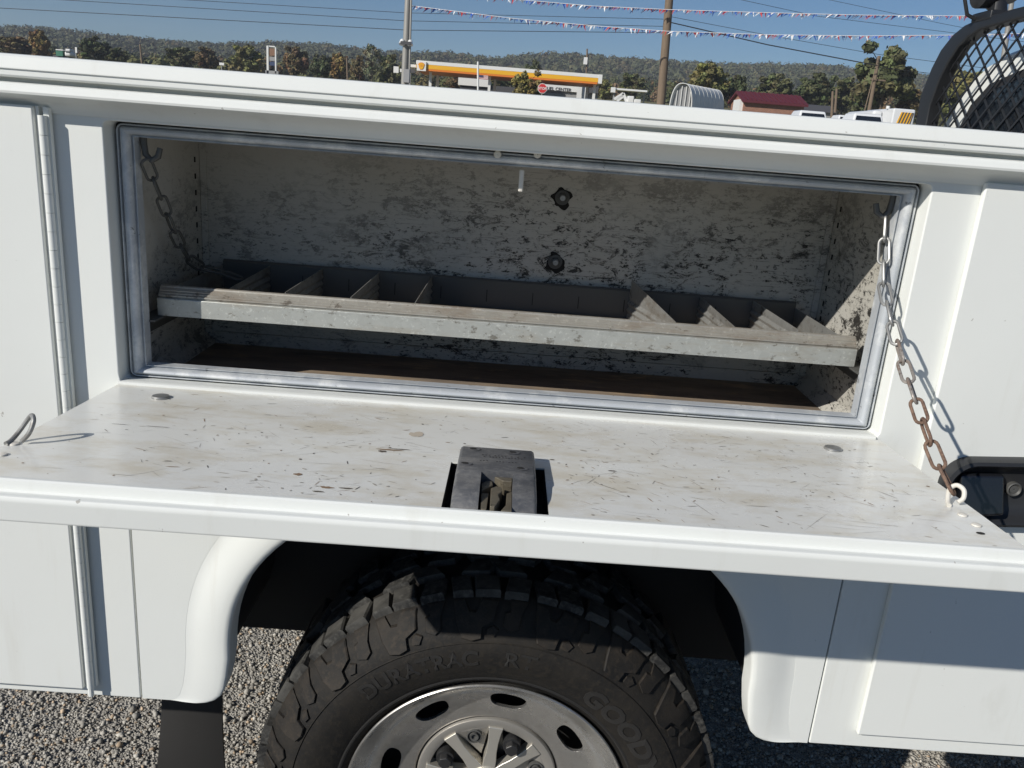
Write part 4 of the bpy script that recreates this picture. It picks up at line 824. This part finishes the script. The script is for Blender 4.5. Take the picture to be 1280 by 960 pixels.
# opening trim: swept weatherstrip
def trim():
    prof = [(-.0005, .0215), (-.0005, .012), (.0012, .0092), (.0036, .0092), (.0052, .012), (.0054, .0165), (.0068, .0165), (.0072, .0105), (.0095, .0066), (.0140, .0048), (.0190, .0056), (.0230, .0090), (.0248, .014), (.0250, .0185), (.0290, .0185), (.0292, .0150), (.0304, .0150), (.0308, .034), (.0290, .034), (.0270, .022)]
    bx0, bx1, bz0, bz1 = -.5635, .5615, 1.1615, 1.5265; TD = .018; V = []; n = None
    for d, y in prof:
        e = d*.56; d = d*.74; lp = rrect(bx0+d, bz0+e, bx1-d, bz1-e, max(.0012, .010-d), 5); n = len(lp); V += [(x, y+TD, z) for x, z in lp]
    k = len(prof); mb = MB().add(V, [(j*n+i, j*n+(i+1) % n, ((j+1) % k)*n+(i+1) % n, ((j+1) % k)*n+i) for j in range(k) for i in range(n)]); mb.build('opening_trim', M['trim'], T, angle=40)
    o = plate_mb(rrect(-.5755, 1.1535, .566, 1.5360, .008, 4), [rrect(-.557, 1.165, .555, 1.5225, .008, 4)], .037, .0402).build('trim_backing', M['seal'], T)
trim()
for u in (622, 672): q = at(u, 193, .024); MB().revolve([(.0005, .019), (.0045, .020), (.0055, .024), (.0005, .024)], (q[0], q[2]), 16).build('trim_screw', M['white_dull'], T)

# ------------------------------------------------------------- drop-down door
TL = .0417; HZ = 1.157; cT, sT = math.cos(TL), math.sin(TL)
def dp(x, d, h=0.): return (x, -d*cT - h*sT*-0 - h*sT, HZ+d*sT+h*cT)     # d outward from hinge, h above pan surface
DX0, DX1 = -.568, .564
def dmesh(mb): mb.v = [dp(x, y, z) for x, y, z in mb.v]; return mb
DM = M['door']
pan_cut = rect(-.0590, .2330, .0545, .3825)
pan = dmesh(plate_mb([(DX0, .004), (DX1, .004), (DX1, .385), (DX0, .385)], [pan_cut], -.002, 0., 'xy')).build('drop_door', DM, T, recalc=True)
def door_ext(name, prof, m, x0=DX0-.012, x1=DX1+.020, angle=40, closed=True):
    mb = MB(); n = len(prof); vs = [dp(x, d, h) for x in (x0, x1) for d, h in prof]
    fs = [(i, (i+1) % n, n+(i+1) % n, n+i) for i in range(n if closed else n-1)]
    if closed: fs += [tuple(range(n))[::-1], tuple(range(n, 2*n))]
    o = mb.add(vs, fs).build(name, m, pan, angle=angle); wn = o.modifiers.new('wn', 'WEIGHTED_NORMAL'); wn.keep_sharp = True; wn.weight = 90; return o
door_ext('edge_roll', [(.3830, -.0022), (.3832, .0022), (.3846, .0050), (.3872, .0062), (.3912, .0060), (.3934, .0042), (.3944, .0), (.3952, -.0050), (.3972, -.0068), (.4000, -.0070), (.4052, -.0060), (.4082, -.0068), (.4100, -.0092), (.4106, -.0125), (.4106, -.0318), (.4090, -.0345), (.3980, -.0345), (.3980, -.0315), (.4060, -.0310), (.4060, -.0150), (.3900, -.0090), (.3850, -.0060)], P_, angle=30)
door_ext('outer_skin', [(.010, -.0320), (.3975, -.0320), (.3975, -.0345), (.010, -.0345)], P_)
door_ext('hinge_strip', [(.0035, .0003), (.0035, .0025), (.0015, .0042), (-.0080, .0050), (-.0350, .0030), (-.0350, -.004), (.0035, -.004)], P_, -.5685, .5595)
for x in (DX0, DX1):
    e = MB().box((x-.0012, .002, -.0345), (x+.0012, .3830, -.0021)); dmesh(e).build('side_edge', P_, pan)
dmesh(MB().box((-.0592, .2328, -.0318), (.0547, .3827, -.030))).build('lock_recess', M['slot'], pan)
for a, b in (((-.0612, .231), (-.0592, .3829)), ((.0547, .231), (.0567, .3829))): dmesh(MB().box((a[0], a[1], -.0318), (b[0], b[1], -.0022))).build('recess_wall', M['slot'], pan)
dmesh(MB().box((-.0592, .231, -.0318), (.0547, .2328, -.0022))).build('recess_wall', M['slot'], pan)
# round plugs
for u, v in ((201, 496), (1041, 561)):
    q = at(u, v, -.09); t = (HZ+.09*TL-CAM[2])/ray(u, v)[2]; q = CAM+ray(u, v)*t; d = -q[1]
    n = 28; mb = MB()
    for r, h in ((.0125, 0.0002), (.0125, .002), (.0112, .0034), (.0, .004)): mb.v += [dp(q[0]+r*math.cos(2*math.pi*i/n), d+r*math.sin(2*math.pi*i/n), h) for i in range(n)]
    mb.f = [(j*n+i, j*n+(i+1) % n, (j+1)*n+(i+1) % n, (j+1)*n+i) for j in range(3) for i in range(n)]; mb.mi = [0]*len(mb.f); mb.build('round_plug', M['steel'], pan)
# lock housing
def lock():
    dp = lambda x, d, h=0.: globals()['dp'](x, .213+(d-.2035)*1.224, h)
    def dmesh(mb): mb.v = [dp(x, y, z) for x, y, z in mb.v]; return mb
    z0, zt = -.030, .0175
    X0, X1, D0, D1 = -.0495, .0415, .2035, .3440
    # rows along the depth: (d, top height)
    rows = [(D0, .0120), (D0+.0025, .0158), (D0+.006, .0175), (.278, .0190), (.2800, .0188), (.284, .0172), (.298, .0164), (.312, .0150), (.322, .0125), (.330, .0085), (.337, .003), (D1, -.006)]
    nx0, nx1, nd = -.0205, .0150, .2800; xs = [X0, X0+.0012, X0+.004, nx0-.0006, nx0, nx1, nx1+.0006, X1-.004, X1-.0012, X1]; ed = [-.006, -.002, 0, 0, 0, 0, 0, 0, -.002, -.006]
    V = []; F = []; n = len(xs)
    def cr(x, d):   # rounded far corners
        r = .010
        return d
    for j, (d, h) in enumerate(rows):
        for i, x in enumerate(xs):
            dd = d; rr = .011; cx = min(max(x, X0+rr), X1-rr)
            if abs(x-cx) > 1e-9 and d < D0+rr:
                dd = max(d, D0+rr-math.sqrt(max(0, rr*rr-(x-cx)**2)))
            V.append(dp(x, dd, h+ed[i]))
    for j in range(len(rows)-1):
        for i in range(n-1):
            if rows[j][0] >= nd-.001 and xs[i] >= nx0-1e-6 and xs[i+1] <= nx1+1e-6: continue
            F.append((j*n+i, j*n+i+1, (j+1)*n+i+1, (j+1)*n+i))
    # skirt down to the recess
    k = len(V); ring = [(j, 0) for j in range(len(rows))][::-1]+[(0, i) for i in range(n)]+[(j, n-1) for j in range(len(rows))]
    base = []
    for j, i in ring:
        x, y, z = V[j*n+i]; d = rows[j][0]; dd = d; rr = .011; cx = min(max(xs[i], X0+rr), X1-rr)
        if abs(xs[i]-cx) > 1e-9 and d < D0+rr: dd = max(d, D0+rr-math.sqrt(max(0, rr*rr-(xs[i]-cx)**2)))
        base.append(dp(xs[i], dd, .0002 if dd < .221 else .0-.029))
    V += base
    for q in range(len(ring)-1): a = ring[q][0]*n+ring[q][1]; b = ring[q+1][0]*n+ring[q+1][1]; F.append((a, b, k+q+1, k+q))
    # notch walls
    rn = [j for j, (d, h) in enumerate(rows) if d >= nd-.001]
    for xi in (4, 5):
        kk = len(V); V += [dp(xs[xi], rows[j][0], -.028) for j in rn]
        for q in range(len(rn)-1): F.append((rn[q]*n+xi, rn[q+1]*n+xi, kk+q+1, kk+q))
    kk = len(V); V += [dp(nx0, rows[rn[0]][0], -.028), dp(nx1, rows[rn[0]][0], -.028)]; F.append((rn[0]*n+4, rn[0]*n+5, kk+1, kk))
    mb = MB().add(V, F); mb.build('lock_housing', M['lock'], pan, angle=40)
    # screw dimples
    for x, d in ((-.030, .2185), (.018, .2205), (-.037, .2630), (.027, .2660)):
        mbs = MB(); nn = 14
        for s, h in ((1.0, .00045), (.75, .0008), (.0, .0003)): mbs.v += [dp(x+.0055*s*math.cos(2*math.pi*i/nn), d+.0042*s*math.sin(2*math.pi*i/nn), .0181+h+(d-.214)*.018) for i in range(nn)]
        mbs.f = [(j*nn+i, j*nn+(i+1) % nn, (j+1)*nn+(i+1) % nn, (j+1)*nn+i) for j in range(2) for i in range(nn)]; mbs.mi = [0]*len(mbs.f); mbs.build('screw_dimple', M['lock'], pan)
        MB().add([dp(x-.0035+.0042*math.cos(2*math.pi*i/10), d+.0026*math.sin(2*math.pi*i/10), .0192+(d-.214)*.018) for i in range(10)], [tuple(range(10))]).build('screw_hole', M['slot'], pan)
    # stamped marks, worn beyond reading
    st_ = MB(); 
    for d, x0, x1 in ((.2330, -.022, .028), (.2375, -.024, .026), (.2490, -.024, .020)):
        x = x0
        while x < x1:
            if random.random() > .15: st_.add([dp(x, d, .0186), dp(x+.0022, d, .0186), dp(x+.0019, d+random.uniform(.0014, .0022), .0187), dp(x+.0003, d+.0016, .0187)], [(0, 1, 2, 3)])
            x += random.uniform(.0032, .0042)
    st_.build('stamped_marks', M['slot'], pan, False)['kind'] = 'stuff'
    # jaws
    def jaw(poly, h0, h1):
        dmesh(plate_mb(poly, [], h0, h1, 'xy')).build('lock_jaw', M['jaw'], pan, bevel=.001)
    jaw([(-.0192, .290), (-.0140, .2815), (-.0075, .283), (-.0065, .292), (-.0125, .299), (-.0185, .306)], -.02, .009)
    jaw([(-.0185, .307), (-.0105, .306), (-.0115, .343), (-.0172, .343)], -.02, .006)
    jaw([(-.0085, .302), (-.0030, .296), (.0030, .298), (.0040, .308), (.0000, .316), (.0020, .326), (-.0030, .343), (-.0080, .343)], -.02, .010)
    jaw([(.0090, .304), (.0146, .298), (.0148, .343), (.0035, .343), (.0085, .330)], -.02, .006)
    jaw([(-.0055, .2806), (.0145, .2806), (.0145, .290), (.0040, .290)], -.02, .014)
lock()
# scratches and chips on the pan
def scratches():
    mb = MB(); rs = random.Random(5)
    cl = [(.20, .27, .07, .05), (.33, .20, .09, .05), (.12, .24, .04, .06), (-.14, .17, .08, .02), (-.16, .29, .07, .02), (-.33, .18, .08, .05), (.45, .22, .05, .06), (-.05, .08, .12, .03), (.28, .09, .1, .03)]
    for i in range(760):
        q = rs.choice(cl); x, d = (rs.gauss(q[0], q[2]), rs.gauss(q[1], q[3])) if rs.random() < .68 else (rs.uniform(DX0+.03, DX1-.03), rs.uniform(.02, .333))
        if not (DX0+.02 < x < DX1-.02 and .012 < d < .336): continue
        if -.065 < x < .075 and d > .19: continue
        d *= 1.12
        right = x > .08; a = rs.gauss(0, .25) if rs.random() < .55 else rs.uniform(-1.5, 1.5)
        L = .0015+.0075*rs.random()**1.6; L *= (2.6 if rs.random() < .08 else 1); wd = .00022+.00055*rs.random()**2
        if right and rs.random() < .5: a = rs.uniform(.3, 1.3)
        if rs.random() < .22: L *= .3; wd *= 3
        c, s = math.cos(a), math.sin(a); pts = [(-L, -wd*.2), (-L*.3, -wd), (L*.5, -wd*rs.uniform(.4, 1)), (L, 0), (L*.4, wd), (-L*.5, wd*rs.uniform(.5, 1))]
        mb.m = rs.choices((0, 1, 3), (2, 1.5, 3))[0]; mb.add([dp(x+p*c-q*s, d+p*s+q*c, .0004) for p, q in pts], [tuple(range(6))])
    for i in range(110):   # long faint drag scratches
        x = rs.uniform(DX0+.06, DX1-.06); d = rs.uniform(.03, .36); a = rs.choice((rs.gauss(0, .12), rs.uniform(-.9, .9))); L = rs.uniform(.010, .045); wd = rs.uniform(.00014, .0003); c, s = math.cos(a), math.sin(a); bd = rs.uniform(-.1, .1)*L
        pts = [(-L, 0), (0, bd-wd), (L, 0), (0, bd+wd)]; q = [(x+p*c-r*s, d+p*s+r*c) for p, r in pts]
        if any(e > .372 or e < .01 or f < DX0+.02 or f > DX1-.02 or (-.07 < f < .07 and e > .18) for f, e in q): continue
        mb.m = 3; mb.add([dp(f, e, .0003) for f, e in q], [(0, 1, 2, 3)])
    # distinct marks: brown smear, rust scrape, chipped patch
    def blob(u, v, rx, rd, m, n=18, h=.0005, seed=1):
        r2 = random.Random(seed); z = HZ+.2*TL; t = (z-CAM[2])/ray(u, v)[2]; q = CAM+ray(u, v)*t
        mb.m = m; mb.add([dp(q[0]+rx*r2.uniform(.55, 1.1)*math.cos(2*math.pi*i/n), -q[1]+rd*r2.uniform(.55, 1.1)*math.sin(2*math.pi*i/n), h) for i in range(n)], [tuple(range(n))])
    blob(521, 541, .012, .012, 2, seed=3)
    for i, (u, v, rx, rd) in enumerate(((488, 563, .022, .0025), (478, 565, .006, .004), (500, 562, .016, .0015), (408, 616, .010, .003), (398, 622, .008, .002), (432, 617, .009, .002), (372, 598, .005, .004), (690, 575, .004, .002), (765, 590, .006, .002), (560, 552, .004, .001), (196, 533, .02, .0007), (150, 530, .013, .0006))): blob(u, v, rx, rd, 0 if i % 3 else 1, seed=i+9)
    o = mb.build('paint_scratches', [mat('scratch_dark', (.10, .085, .07), .7), mat('scratch_rust', (.24, .16, .10), .7), mat('tan_smear', (.50, .44, .36), .5), mat('scratch_faint', (.36, .34, .30), .6)], pan, False, recalc=False); o['kind'] = 'stuff'
scratches()
# chain rings and rivets on the door
def door_at(u, v): z = HZ+.27*TL; q = CAM+ray(u, v)*((z-CAM[2])/ray(u, v)[2]); return q[0], -q[1]
def ring(u, v, lean, m, up=.030):
    x, d = door_at(u, v); mb = MB()
    pts = [dp(x-.006, d+.016, .002), dp(x-.004, d+.008, .004), dp(x+.0, d-.002, .012), dp(x+.004+lean, d-.008, up*.8), dp(x+.009+lean*1.5, d-.006, up), dp(x+.014+lean*1.5, d+.001, up*.85), dp(x+.013+lean, d+.007, up*.45), dp(x+.008, d+.008, .004)]
    P2 = [Vector(p) for p in pts]; sm = []
    for i in range(len(P2)-1):
        p0, p1, p2, p3 = P2[max(i-1, 0)], P2[i], P2[i+1], P2[min(i+2, len(P2)-1)]
        sm += [.5*((2*p1)+(p2-p0)*t+(2*p0-5*p1+4*p2-p3)*t*t+(3*p1-p0-3*p2+p3)*t**3) for t in (0, .25, .5, .75)]
    mb.tube(sm+[P2[-1]], .0028, 10).build('chain_ring', m, pan); return x, d
rx, rd_ = ring(1184, 627, .001, M['white_dull'], .021)
ring(24, 552, .004, M['galv_dull'], .032)
for u, v in ((1203, 645), (1220, 659), (18, 556), (3, 571)):
    x, d = door_at(u, v); mb = MB(); n = 16
    for r, h in ((.0058, .0002), (.0052, .0018), (.002, .0026), (0, .0026)): mb.v += [dp(x+r*math.cos(2*math.pi*i/n), d+r*math.sin(2*math.pi*i/n), h) for i in range(n)]
    mb.f = [(j*n+i, j*n+(i+1) % n, (j+1)*n+(i+1) % n, (j+1)*n+i) for j in range(3) for i in range(n)]; mb.mi = [0]*len(mb.f); mb.build('rivet', M['white_dull'], pan)
x, d = door_at(1225, 670); MB().add([dp(x+.005*math.cos(R(36*i)), d+.0035*math.sin(R(36*i)), .0005) for i in range(10)], [tuple(range(10))]).build('drill_hole', M['slot'], pan)

# ------------------------------------------------------------- chains
def stadium(L, wd, r):
    mb = MB(); hl = L/2-wd/2; pts = [(wd/2*math.cos(a), 0, hl+wd/2*math.sin(a)) for a in np.linspace(0, math.pi, 8)]+[(wd/2*math.cos(a), 0, -hl+wd/2*math.sin(a)) for a in np.linspace(math.pi, 2*math.pi, 8)]
    return mb.tube(pts, r, 8, closed=True)
LM = {}
for nm, m in (('steel', M['steel']), ('rust', M['rust']), ('dark', M['dark_steel']), ('mid', galv('tarnished_steel', (.36, .33, .30), (.2, .11, .07), .8))):
    o = stadium(.0385, .0148, .0022).build('chain_link', m); LM[nm] = o.data; bpy.data.objects.remove(o)
def chain(name, way, mats, twist0=0.):
    E_ = new_empty(name, tuple(way[0])); adopt(E_, T); way = [Vector(p) for p in way]
    P = []
    for i in range(len(way)-1):   # catmull-rom
        p0, p1, p2, p3 = way[max(i-1, 0)], way[i], way[i+1], way[min(i+2, len(way)-1)]
        for k in range(40):
            t = k/40; P.append(.5*((2*p1)+(p2-p0)*t+(2*p0-5*p1+4*p2-p3)*t*t+(3*p1-p0-3*p2+p3)*t**3))
    P.append(way[-1]); L = [0.]
    for i in range(len(P)-1): L.append(L[-1]+(P[i+1]-P[i]).length)
    pitch = .0345; n = max(1, round(L[-1]/pitch)); pitch = L[-1]/n
    def pos(s): return Vector([float(np.interp(s, L, [p[k] for p in P])) for k in range(3)])
    for i in range(n):
        a, b = pos(i*pitch), pos((i+1)*pitch); z = (b-a).normalized(); ref = Vector((1, 0, 0)); y = (ref-z*ref.dot(z)).normalized(); x = y.cross(z)
        ang = twist0+(i % 2)*math.pi/2+.25*math.sin(i*1.7); xx = x*math.cos(ang)+y*math.sin(ang); yy = z.cross(xx)
        o = link(bpy.data.objects.new('chain_link', LM[mats(i/n)])); c_ = (a+b)/2
        o.matrix_basis = Matrix([[xx[k], yy[k], z[k], c_[k]] for k in range(3)]+[[0, 0, 0, 1]]); adopt(o, E_)
    return E_
px, py, pz = dp(rx+.006, rd_-.003, .012)
hookR = Vector((.532, .052, 1.478)); hookL = Vector((-.531, .044, 1.478))
chR = chain('support_chain', [hookR, (.530, .020, 1.402), (.530, -.008, 1.368), (.531, -.080, 1.306), (.531, -.205, 1.222), (px, py, pz)], lambda t: 'steel' if t < .42 else ('mid' if t < .62 else 'rust'), .5)
chL = chain('support_chain', [hookL, (-.531, .098, 1.413), (-.531, .152, 1.347), (-.525, .205, 1.305), (-.49, .225, 1.293), (-.455, .215, 1.285)], lambda t: 'dark', .9)
for hk, sx, ch in ((hookR, -1, chR), (hookL, 1, chL)):
    x = hk.x; MB().tube([(x+.004*-sx, .050, 1.531), (x-.004*sx, .050, 1.500), (x-.002*sx, .050, 1.486), (x+.006*sx, .050, 1.478), (x+.015*sx, .051, 1.484), (x+.018*sx, .052, 1.496)], [.0048, .0048, .0046, .0046, .0046, .004], 10).build('chain_hook', M['dark_steel'], ch)

# ------------------------------------------------------------- rack and cab
RX = 1.36
def rack():
    cyY = .97
    o = [(1.816, 1.30), (1.838, 1.687), (1.843, 1.784), (1.805, 1.871), (1.765, 1.925), (1.705, 1.965), (1.64, 1.986), (1.56, 1.995), (1.4, 1.998)]; i_ = [(1.715, 1.30), (1.718, 1.687), (1.716, 1.735), (1.690, 1.810), (1.662, 1.855), (1.625, 1.900), (1.585, 1.925), (1.53, 1.942), (1.4, 1.948)]
    i_ = [(a+(c-a)*.36, b+(d-b)*.36) for (a, b), (c, d) in zip(i_, o)]; out = o+[(2*cyY-y, z) for y, z in o[::-1]]; inn = i_+[(2*cyY-y, z) for y, z in i_[::-1]]
    fr = plate_mb(out+inn[::-1], [], RX, RX+.045, 'yz').build('headache_rack', M['rack'], T, bevel=.006)
    MB().box((RX+.003, .20, 1.33), (RX+.042, 1.74, 1.40)).build('bottom_bar', M['rack'], fr, bevel=.004)
    mb = MB(); poly = inn
    def inside(y, z):
        r = False; n = len(poly)
        for k in range(n):
            (a, b), (c, d) = poly[k], poly[(k+1) % n]
            if (b > z) != (d > z) and y < (c-a)*(z-b)/(d-b)+a: r = not r
        return r
    sp_ = .0615
    for fam in (1, -1):
        for k in range(-60, 60):
            pts = [(cyY+t, 1.64+fam*t*.86+k*sp_) for t in np.linspace(-.86, .86, 260)]; run = [p for p in pts if inside(*p)]
            if len(run) < 4: continue
            a, b = run[0], run[-1]; e = Vector((0, b[0]-a[0], b[1]-a[1])); L = e.length; e.normalize(); nn = Vector((0, -e.z, e.y))
            m_ = Vector((RX+.022+.0013*fam, (a[0]+b[0])/2, (a[1]+b[1])/2)); mb.obox(m_, e*(L/2+.012), Vector((.0012, 0, 0)), nn*.0036)
    mb.build('wire_mesh', M['rack'], fr, False)
    for y in (.19, 1.765): MB().box((RX-.02, y-.06, 1.29), (RX+.09, y+.06, 1.31)).build('foot_plate', M['rack'], fr)
    # work lamp with cable
    lm = MB(); c = Vector((RX+.03, 1.545, 2.085)); lm.tube([c+Vector((-.055, 0, 0)), c+Vector((-.05, 0, 0)), c+Vector((0, 0, 0)), c+Vector((.05, 0, .0)), c+Vector((.08, 0, 0))], [.058, .066, .062, .045, .02], 20); lm.build('work_lamp', M['plastic'], fr)
    MB().tube([c+Vector((0, -.03, -.095)), c+Vector((0, -.03, -.06)), c+Vector((0, .02, -.045))], [.03, .022, .02], 10).build('lamp_bracket', M['rack'], fr); MB().box((RX-.003, 1.49, 1.985), (RX+.05, 1.60, 2.012)).build('lamp_foot', M['rack'], fr, bevel=.005)
    MB().tube([c+Vector((-.055, .015, .02)), c+Vector((-.09, .02, -.02)), c+Vector((-.06, .03, -.08)), c+Vector((-.02, .03, -.095)), c+Vector((-.005, .06, -.10))], .006, 8).build('lamp_cable', M['wire'], fr)
rack()
def cab():
    cyY = .97; half = [(.93, 1.0), (.945, 1.25), (.935, 1.45), (.917, 1.693), (.844, 1.773), (.771, 1.848), (.696, 1.889), (.62, 1.910), (.45, 1.932), (.2, 1.945)]
    sec = [(cyY+y, z) for y, z in half]+[(cyY-y, z) for y, z in half[::-1]]+[(cyY-.90, .62), (cyY+.90, .62)]
    n = len(sec); X = [1.47, 1.50, 1.62, 2.3, 3.0]; sc = [(.985, .985), (1., 1.), (1.01, 1.012), (1.015, 1.02), (1.0, 1.0)]; V = []
    for x, (a, b) in zip(X, sc): V += [(x, cyY+(y-cyY)*a, .62+(z-.62)*b) for y, z in sec]
    top = [i for i in range(n)]
    mb = MB().add(V, [(j*n+i, j*n+(i+1) % n, (j+1)*n+(i+1) % n, (j+1)*n+i) for j in range(len(X)-1) for i in range(n)]+[tuple(range(n))[::-1], tuple((len(X)-1)*n+i for i in range(n))])
    cb = mb.build('cab', P_, T, angle=40)
    gl = [(.72, 1.50), (.74, 1.66), (.685, 1.745), (.60, 1.80), (.42, 1.832), (.2, 1.84)]; g = [(cyY+y, z) for y, z in gl]+[(cyY-y, z) for y, z in gl[::-1]]
    plate_mb(g, [], 1.460, 1.4705, 'yz').build('rear_window', M['glass'], cb, False)
    ring = [(cyY+(y-cyY)*1.055, 1.65+(z-1.65)*1.12) for y, z in g]; plate_mb(ring+g[::-1], [], 1.462, 1.4715, 'yz').build('window_seal', M['seal'], cb, False)
    for sy in (0, 1):
        y = cyY+(.93 if sy else -.93)
        pass
    hood = [(3.0, 1.30), (3.35, 1.34), (3.9, 1.32), (4.35, 1.24), (4.45, 1.1), (4.45, .62), (3.0, .62)]
    m2 = plate_mb(hood, [], .06, 1.88, 'xz').build('hood', P_, T, bevel=.05, seg=4)
    ws = MB().add([(2.95, .18, 1.86), (2.95, 1.76, 1.86), (3.55, 1.84, 1.33), (3.55, .10, 1.33), (2.95, .18, 1.30), (2.95, 1.76, 1.30)], [(0, 1, 2, 3), (0, 3, 4), (1, 5, 2), (0, 4, 5, 1), (3, 2, 5, 4)]).build('windscreen', M['glass'], T, False)
    for y0, y1 in ((.016, .026), (1.914, 1.924)): MB().add([(1.75, y, 1.32) for y in (y0, y1)]+[(2.9, y, 1.32) for y in (y0, y1)]+[(2.8, y+.0*(y-.97), 1.66) for y in (y0, y1)]+[(1.8, y, 1.66) for y in (y0, y1)], [(0, 2, 4, 6), (1, 7, 5, 3), (0, 1, 3, 2), (2, 3, 5, 4), (4, 5, 7, 6), (6, 7, 1, 0)]).build('side_window', M['glass'], cb, False)
cab()

# ================================================================== TRAY IN THE COMPARTMENT
TR = thing('divider_tray', 'long galvanised sheet metal divider tray inside the open compartment', 'tray', (0, .2, 1.245))
z0 = 1.2455
MB().extrude_x([(.0800, z0), (.0800, 1.2715), (.0806, 1.2726), (.0850, 1.2729), (.0850, 1.2716), (.0815, 1.2708), (.0815, z0+.0015), (.105, z0+.0015), (.105, z0)], -.540, .5420).build('front_rail', M['galv'], TR, angle=25)
MB().extrude_x([(.0852, 1.2716), (.0852, 1.2742), (.0832, 1.2752), (.0834, 1.2772), (.0862, 1.2790), (.0862, 1.2803), (.0892, 1.2826), (.0892, 1.2840), (.0930, 1.2874), (.0936, 1.2896), (.0962, 1.2908), (.0990, 1.2902), (.1000, 1.2880), (.0990, 1.2868), (.0968, 1.2876), (.0868, 1.2782), (.0866, 1.2716)], -.5395, .5415).build('front_lip', M['galv_lip'], TR, angle=25)
MB().extrude_x([(.318, z0), (.318, 1.296), (.3215, 1.300), (.325, 1.297), (.323, 1.296), (.3205, 1.2975), (.3195, 1.296), (.3195, z0)], -.520, .520).build('back_rail', M['dark_steel'], TR, angle=25)
MB().box((-.53, .1052, z0), (.53, .3178, z0+.0012)).build('tray_floor', M['floor'], TR)
for sx in (-1, 1): MB().box((sx*.5205-.0006, .104, z0+.0015), (sx*.5205+.0006, .3175, 1.288)).build('end_plate', M['galv_dull'], TR)
def divider(x, xb, zf, zbk, y0=.103, tw=0.):
    mb = MB(); prof = [(0, .0015), (.0015, .010), (-.0018, .016), (.0018, .022), (-.0018, .028), (.0015, .034), (0, .040), (.0004, 1.0)]; V = []
    for y, xx, zt in ((y0, x, zf), (.317, xb, zbk)):
        for dx, h in prof: hz = (zt-z0-.002) if h == 1.0 else h; V.append((xx+dx+tw*(h if h < 1 else .05), y, z0+.0015+hz))
        for dx, h in prof[::-1]: hz = (zt-z0-.002) if h == 1.0 else h; V.append((xx+dx+.0012+tw*(h if h < 1 else .05), y, z0+.0015+hz))
    n = 2*len(prof); mb.add(V, [(i, (i+1) % n, n+(i+1) % n, n+i) for i in range(n)]+[tuple(range(n))[::-1], tuple(range(n, 2*n))]); mb.build('divider', M['galv_dull'], TR, angle=25)
for x, xb, zf, zk, yy, tw in ((-.443, -.437, 1.288, 1.294, .103, 0), (-.351, -.342, 1.292, 1.296, .103, 0), (-.249, -.240, 1.292, 1.297, .103, 0), (-.149, -.144, 1.291, 1.298, .103, 0), (.258, .214, 1.290, 1.318, .108, .05), (.262, .262, 1.279, 1.283, .103, -.1), (.352, .342, 1.290, 1.297, .106, .03), (.452, .439, 1.293, 1.297, .106, .03)): divider(x, xb, zf, zk, yy, tw)
# slots punched in the back rail
sl_ = MB()
for i in range(12):
    x = -.46+i*.0835; sl_.box((x-.0006, .3174, 1.258), (x+.0006, .3182, 1.280))
sl_.build('rail_slots', M['slot'], TR)['kind'] = 'stuff'
# small debris
for x, y, lb in ((.292, .16, 'rusty nut lying in the tray before the tallest divider'), (.392, .17, 'rusty nut lying in the tray near the right end')):
    tag(plate_mb([(x+.011*math.cos(R(60*i)), y+.011*math.sin(R(60*i))) for i in range(6)], [[(x+.005*math.cos(R(45*i)), y+.005*math.sin(R(45*i))) for i in range(8)]], z0+.0012, z0+.014, 'xy').build('rusty_nut', M['rust'], None, bevel=.001), lb, 'nut', 'rusty nuts in the tray')
tag(MB().tube([(.20, .062, ZF+.003), (.27, .058, ZF+.004), (.355, .050, ZF+.003)], .0016, 6).build('straw_stem', M['straw']), 'pale straw stem on the compartment floor near the sill', 'straw')
tag(MB().tube([(.335, .050, ZF+.004), (.37, .066, ZF+.010), (.40, .080, ZF+.006), (.43, .082, ZF+.003)], [.002, .0018, .0015, .001], 6).build('dry_twig', M['slot']), 'thin dark dry twig on the compartment floor by the straw', 'twig')

# ================================================================== HAZE
hz = MB().box((-1560, -450, -1.5), (1560, 1120, 100)).build('haze', mat('haze', (.7, .75, .8)), None, False); hz['kind'] = 'stuff'
hm = hz.data.materials[0]; hn = hm.node_tree; hn.nodes.remove(hn.nodes['Principled BSDF']); pv = hn.nodes.new('ShaderNodeVolumePrincipled'); pv.inputs['Color'].default_value = (.80, .87, 1.0, 1); pv.inputs['Density'].default_value = .00034
hn.links.new(pv.outputs[0], hn.nodes['Material Output'].inputs['Volume'])
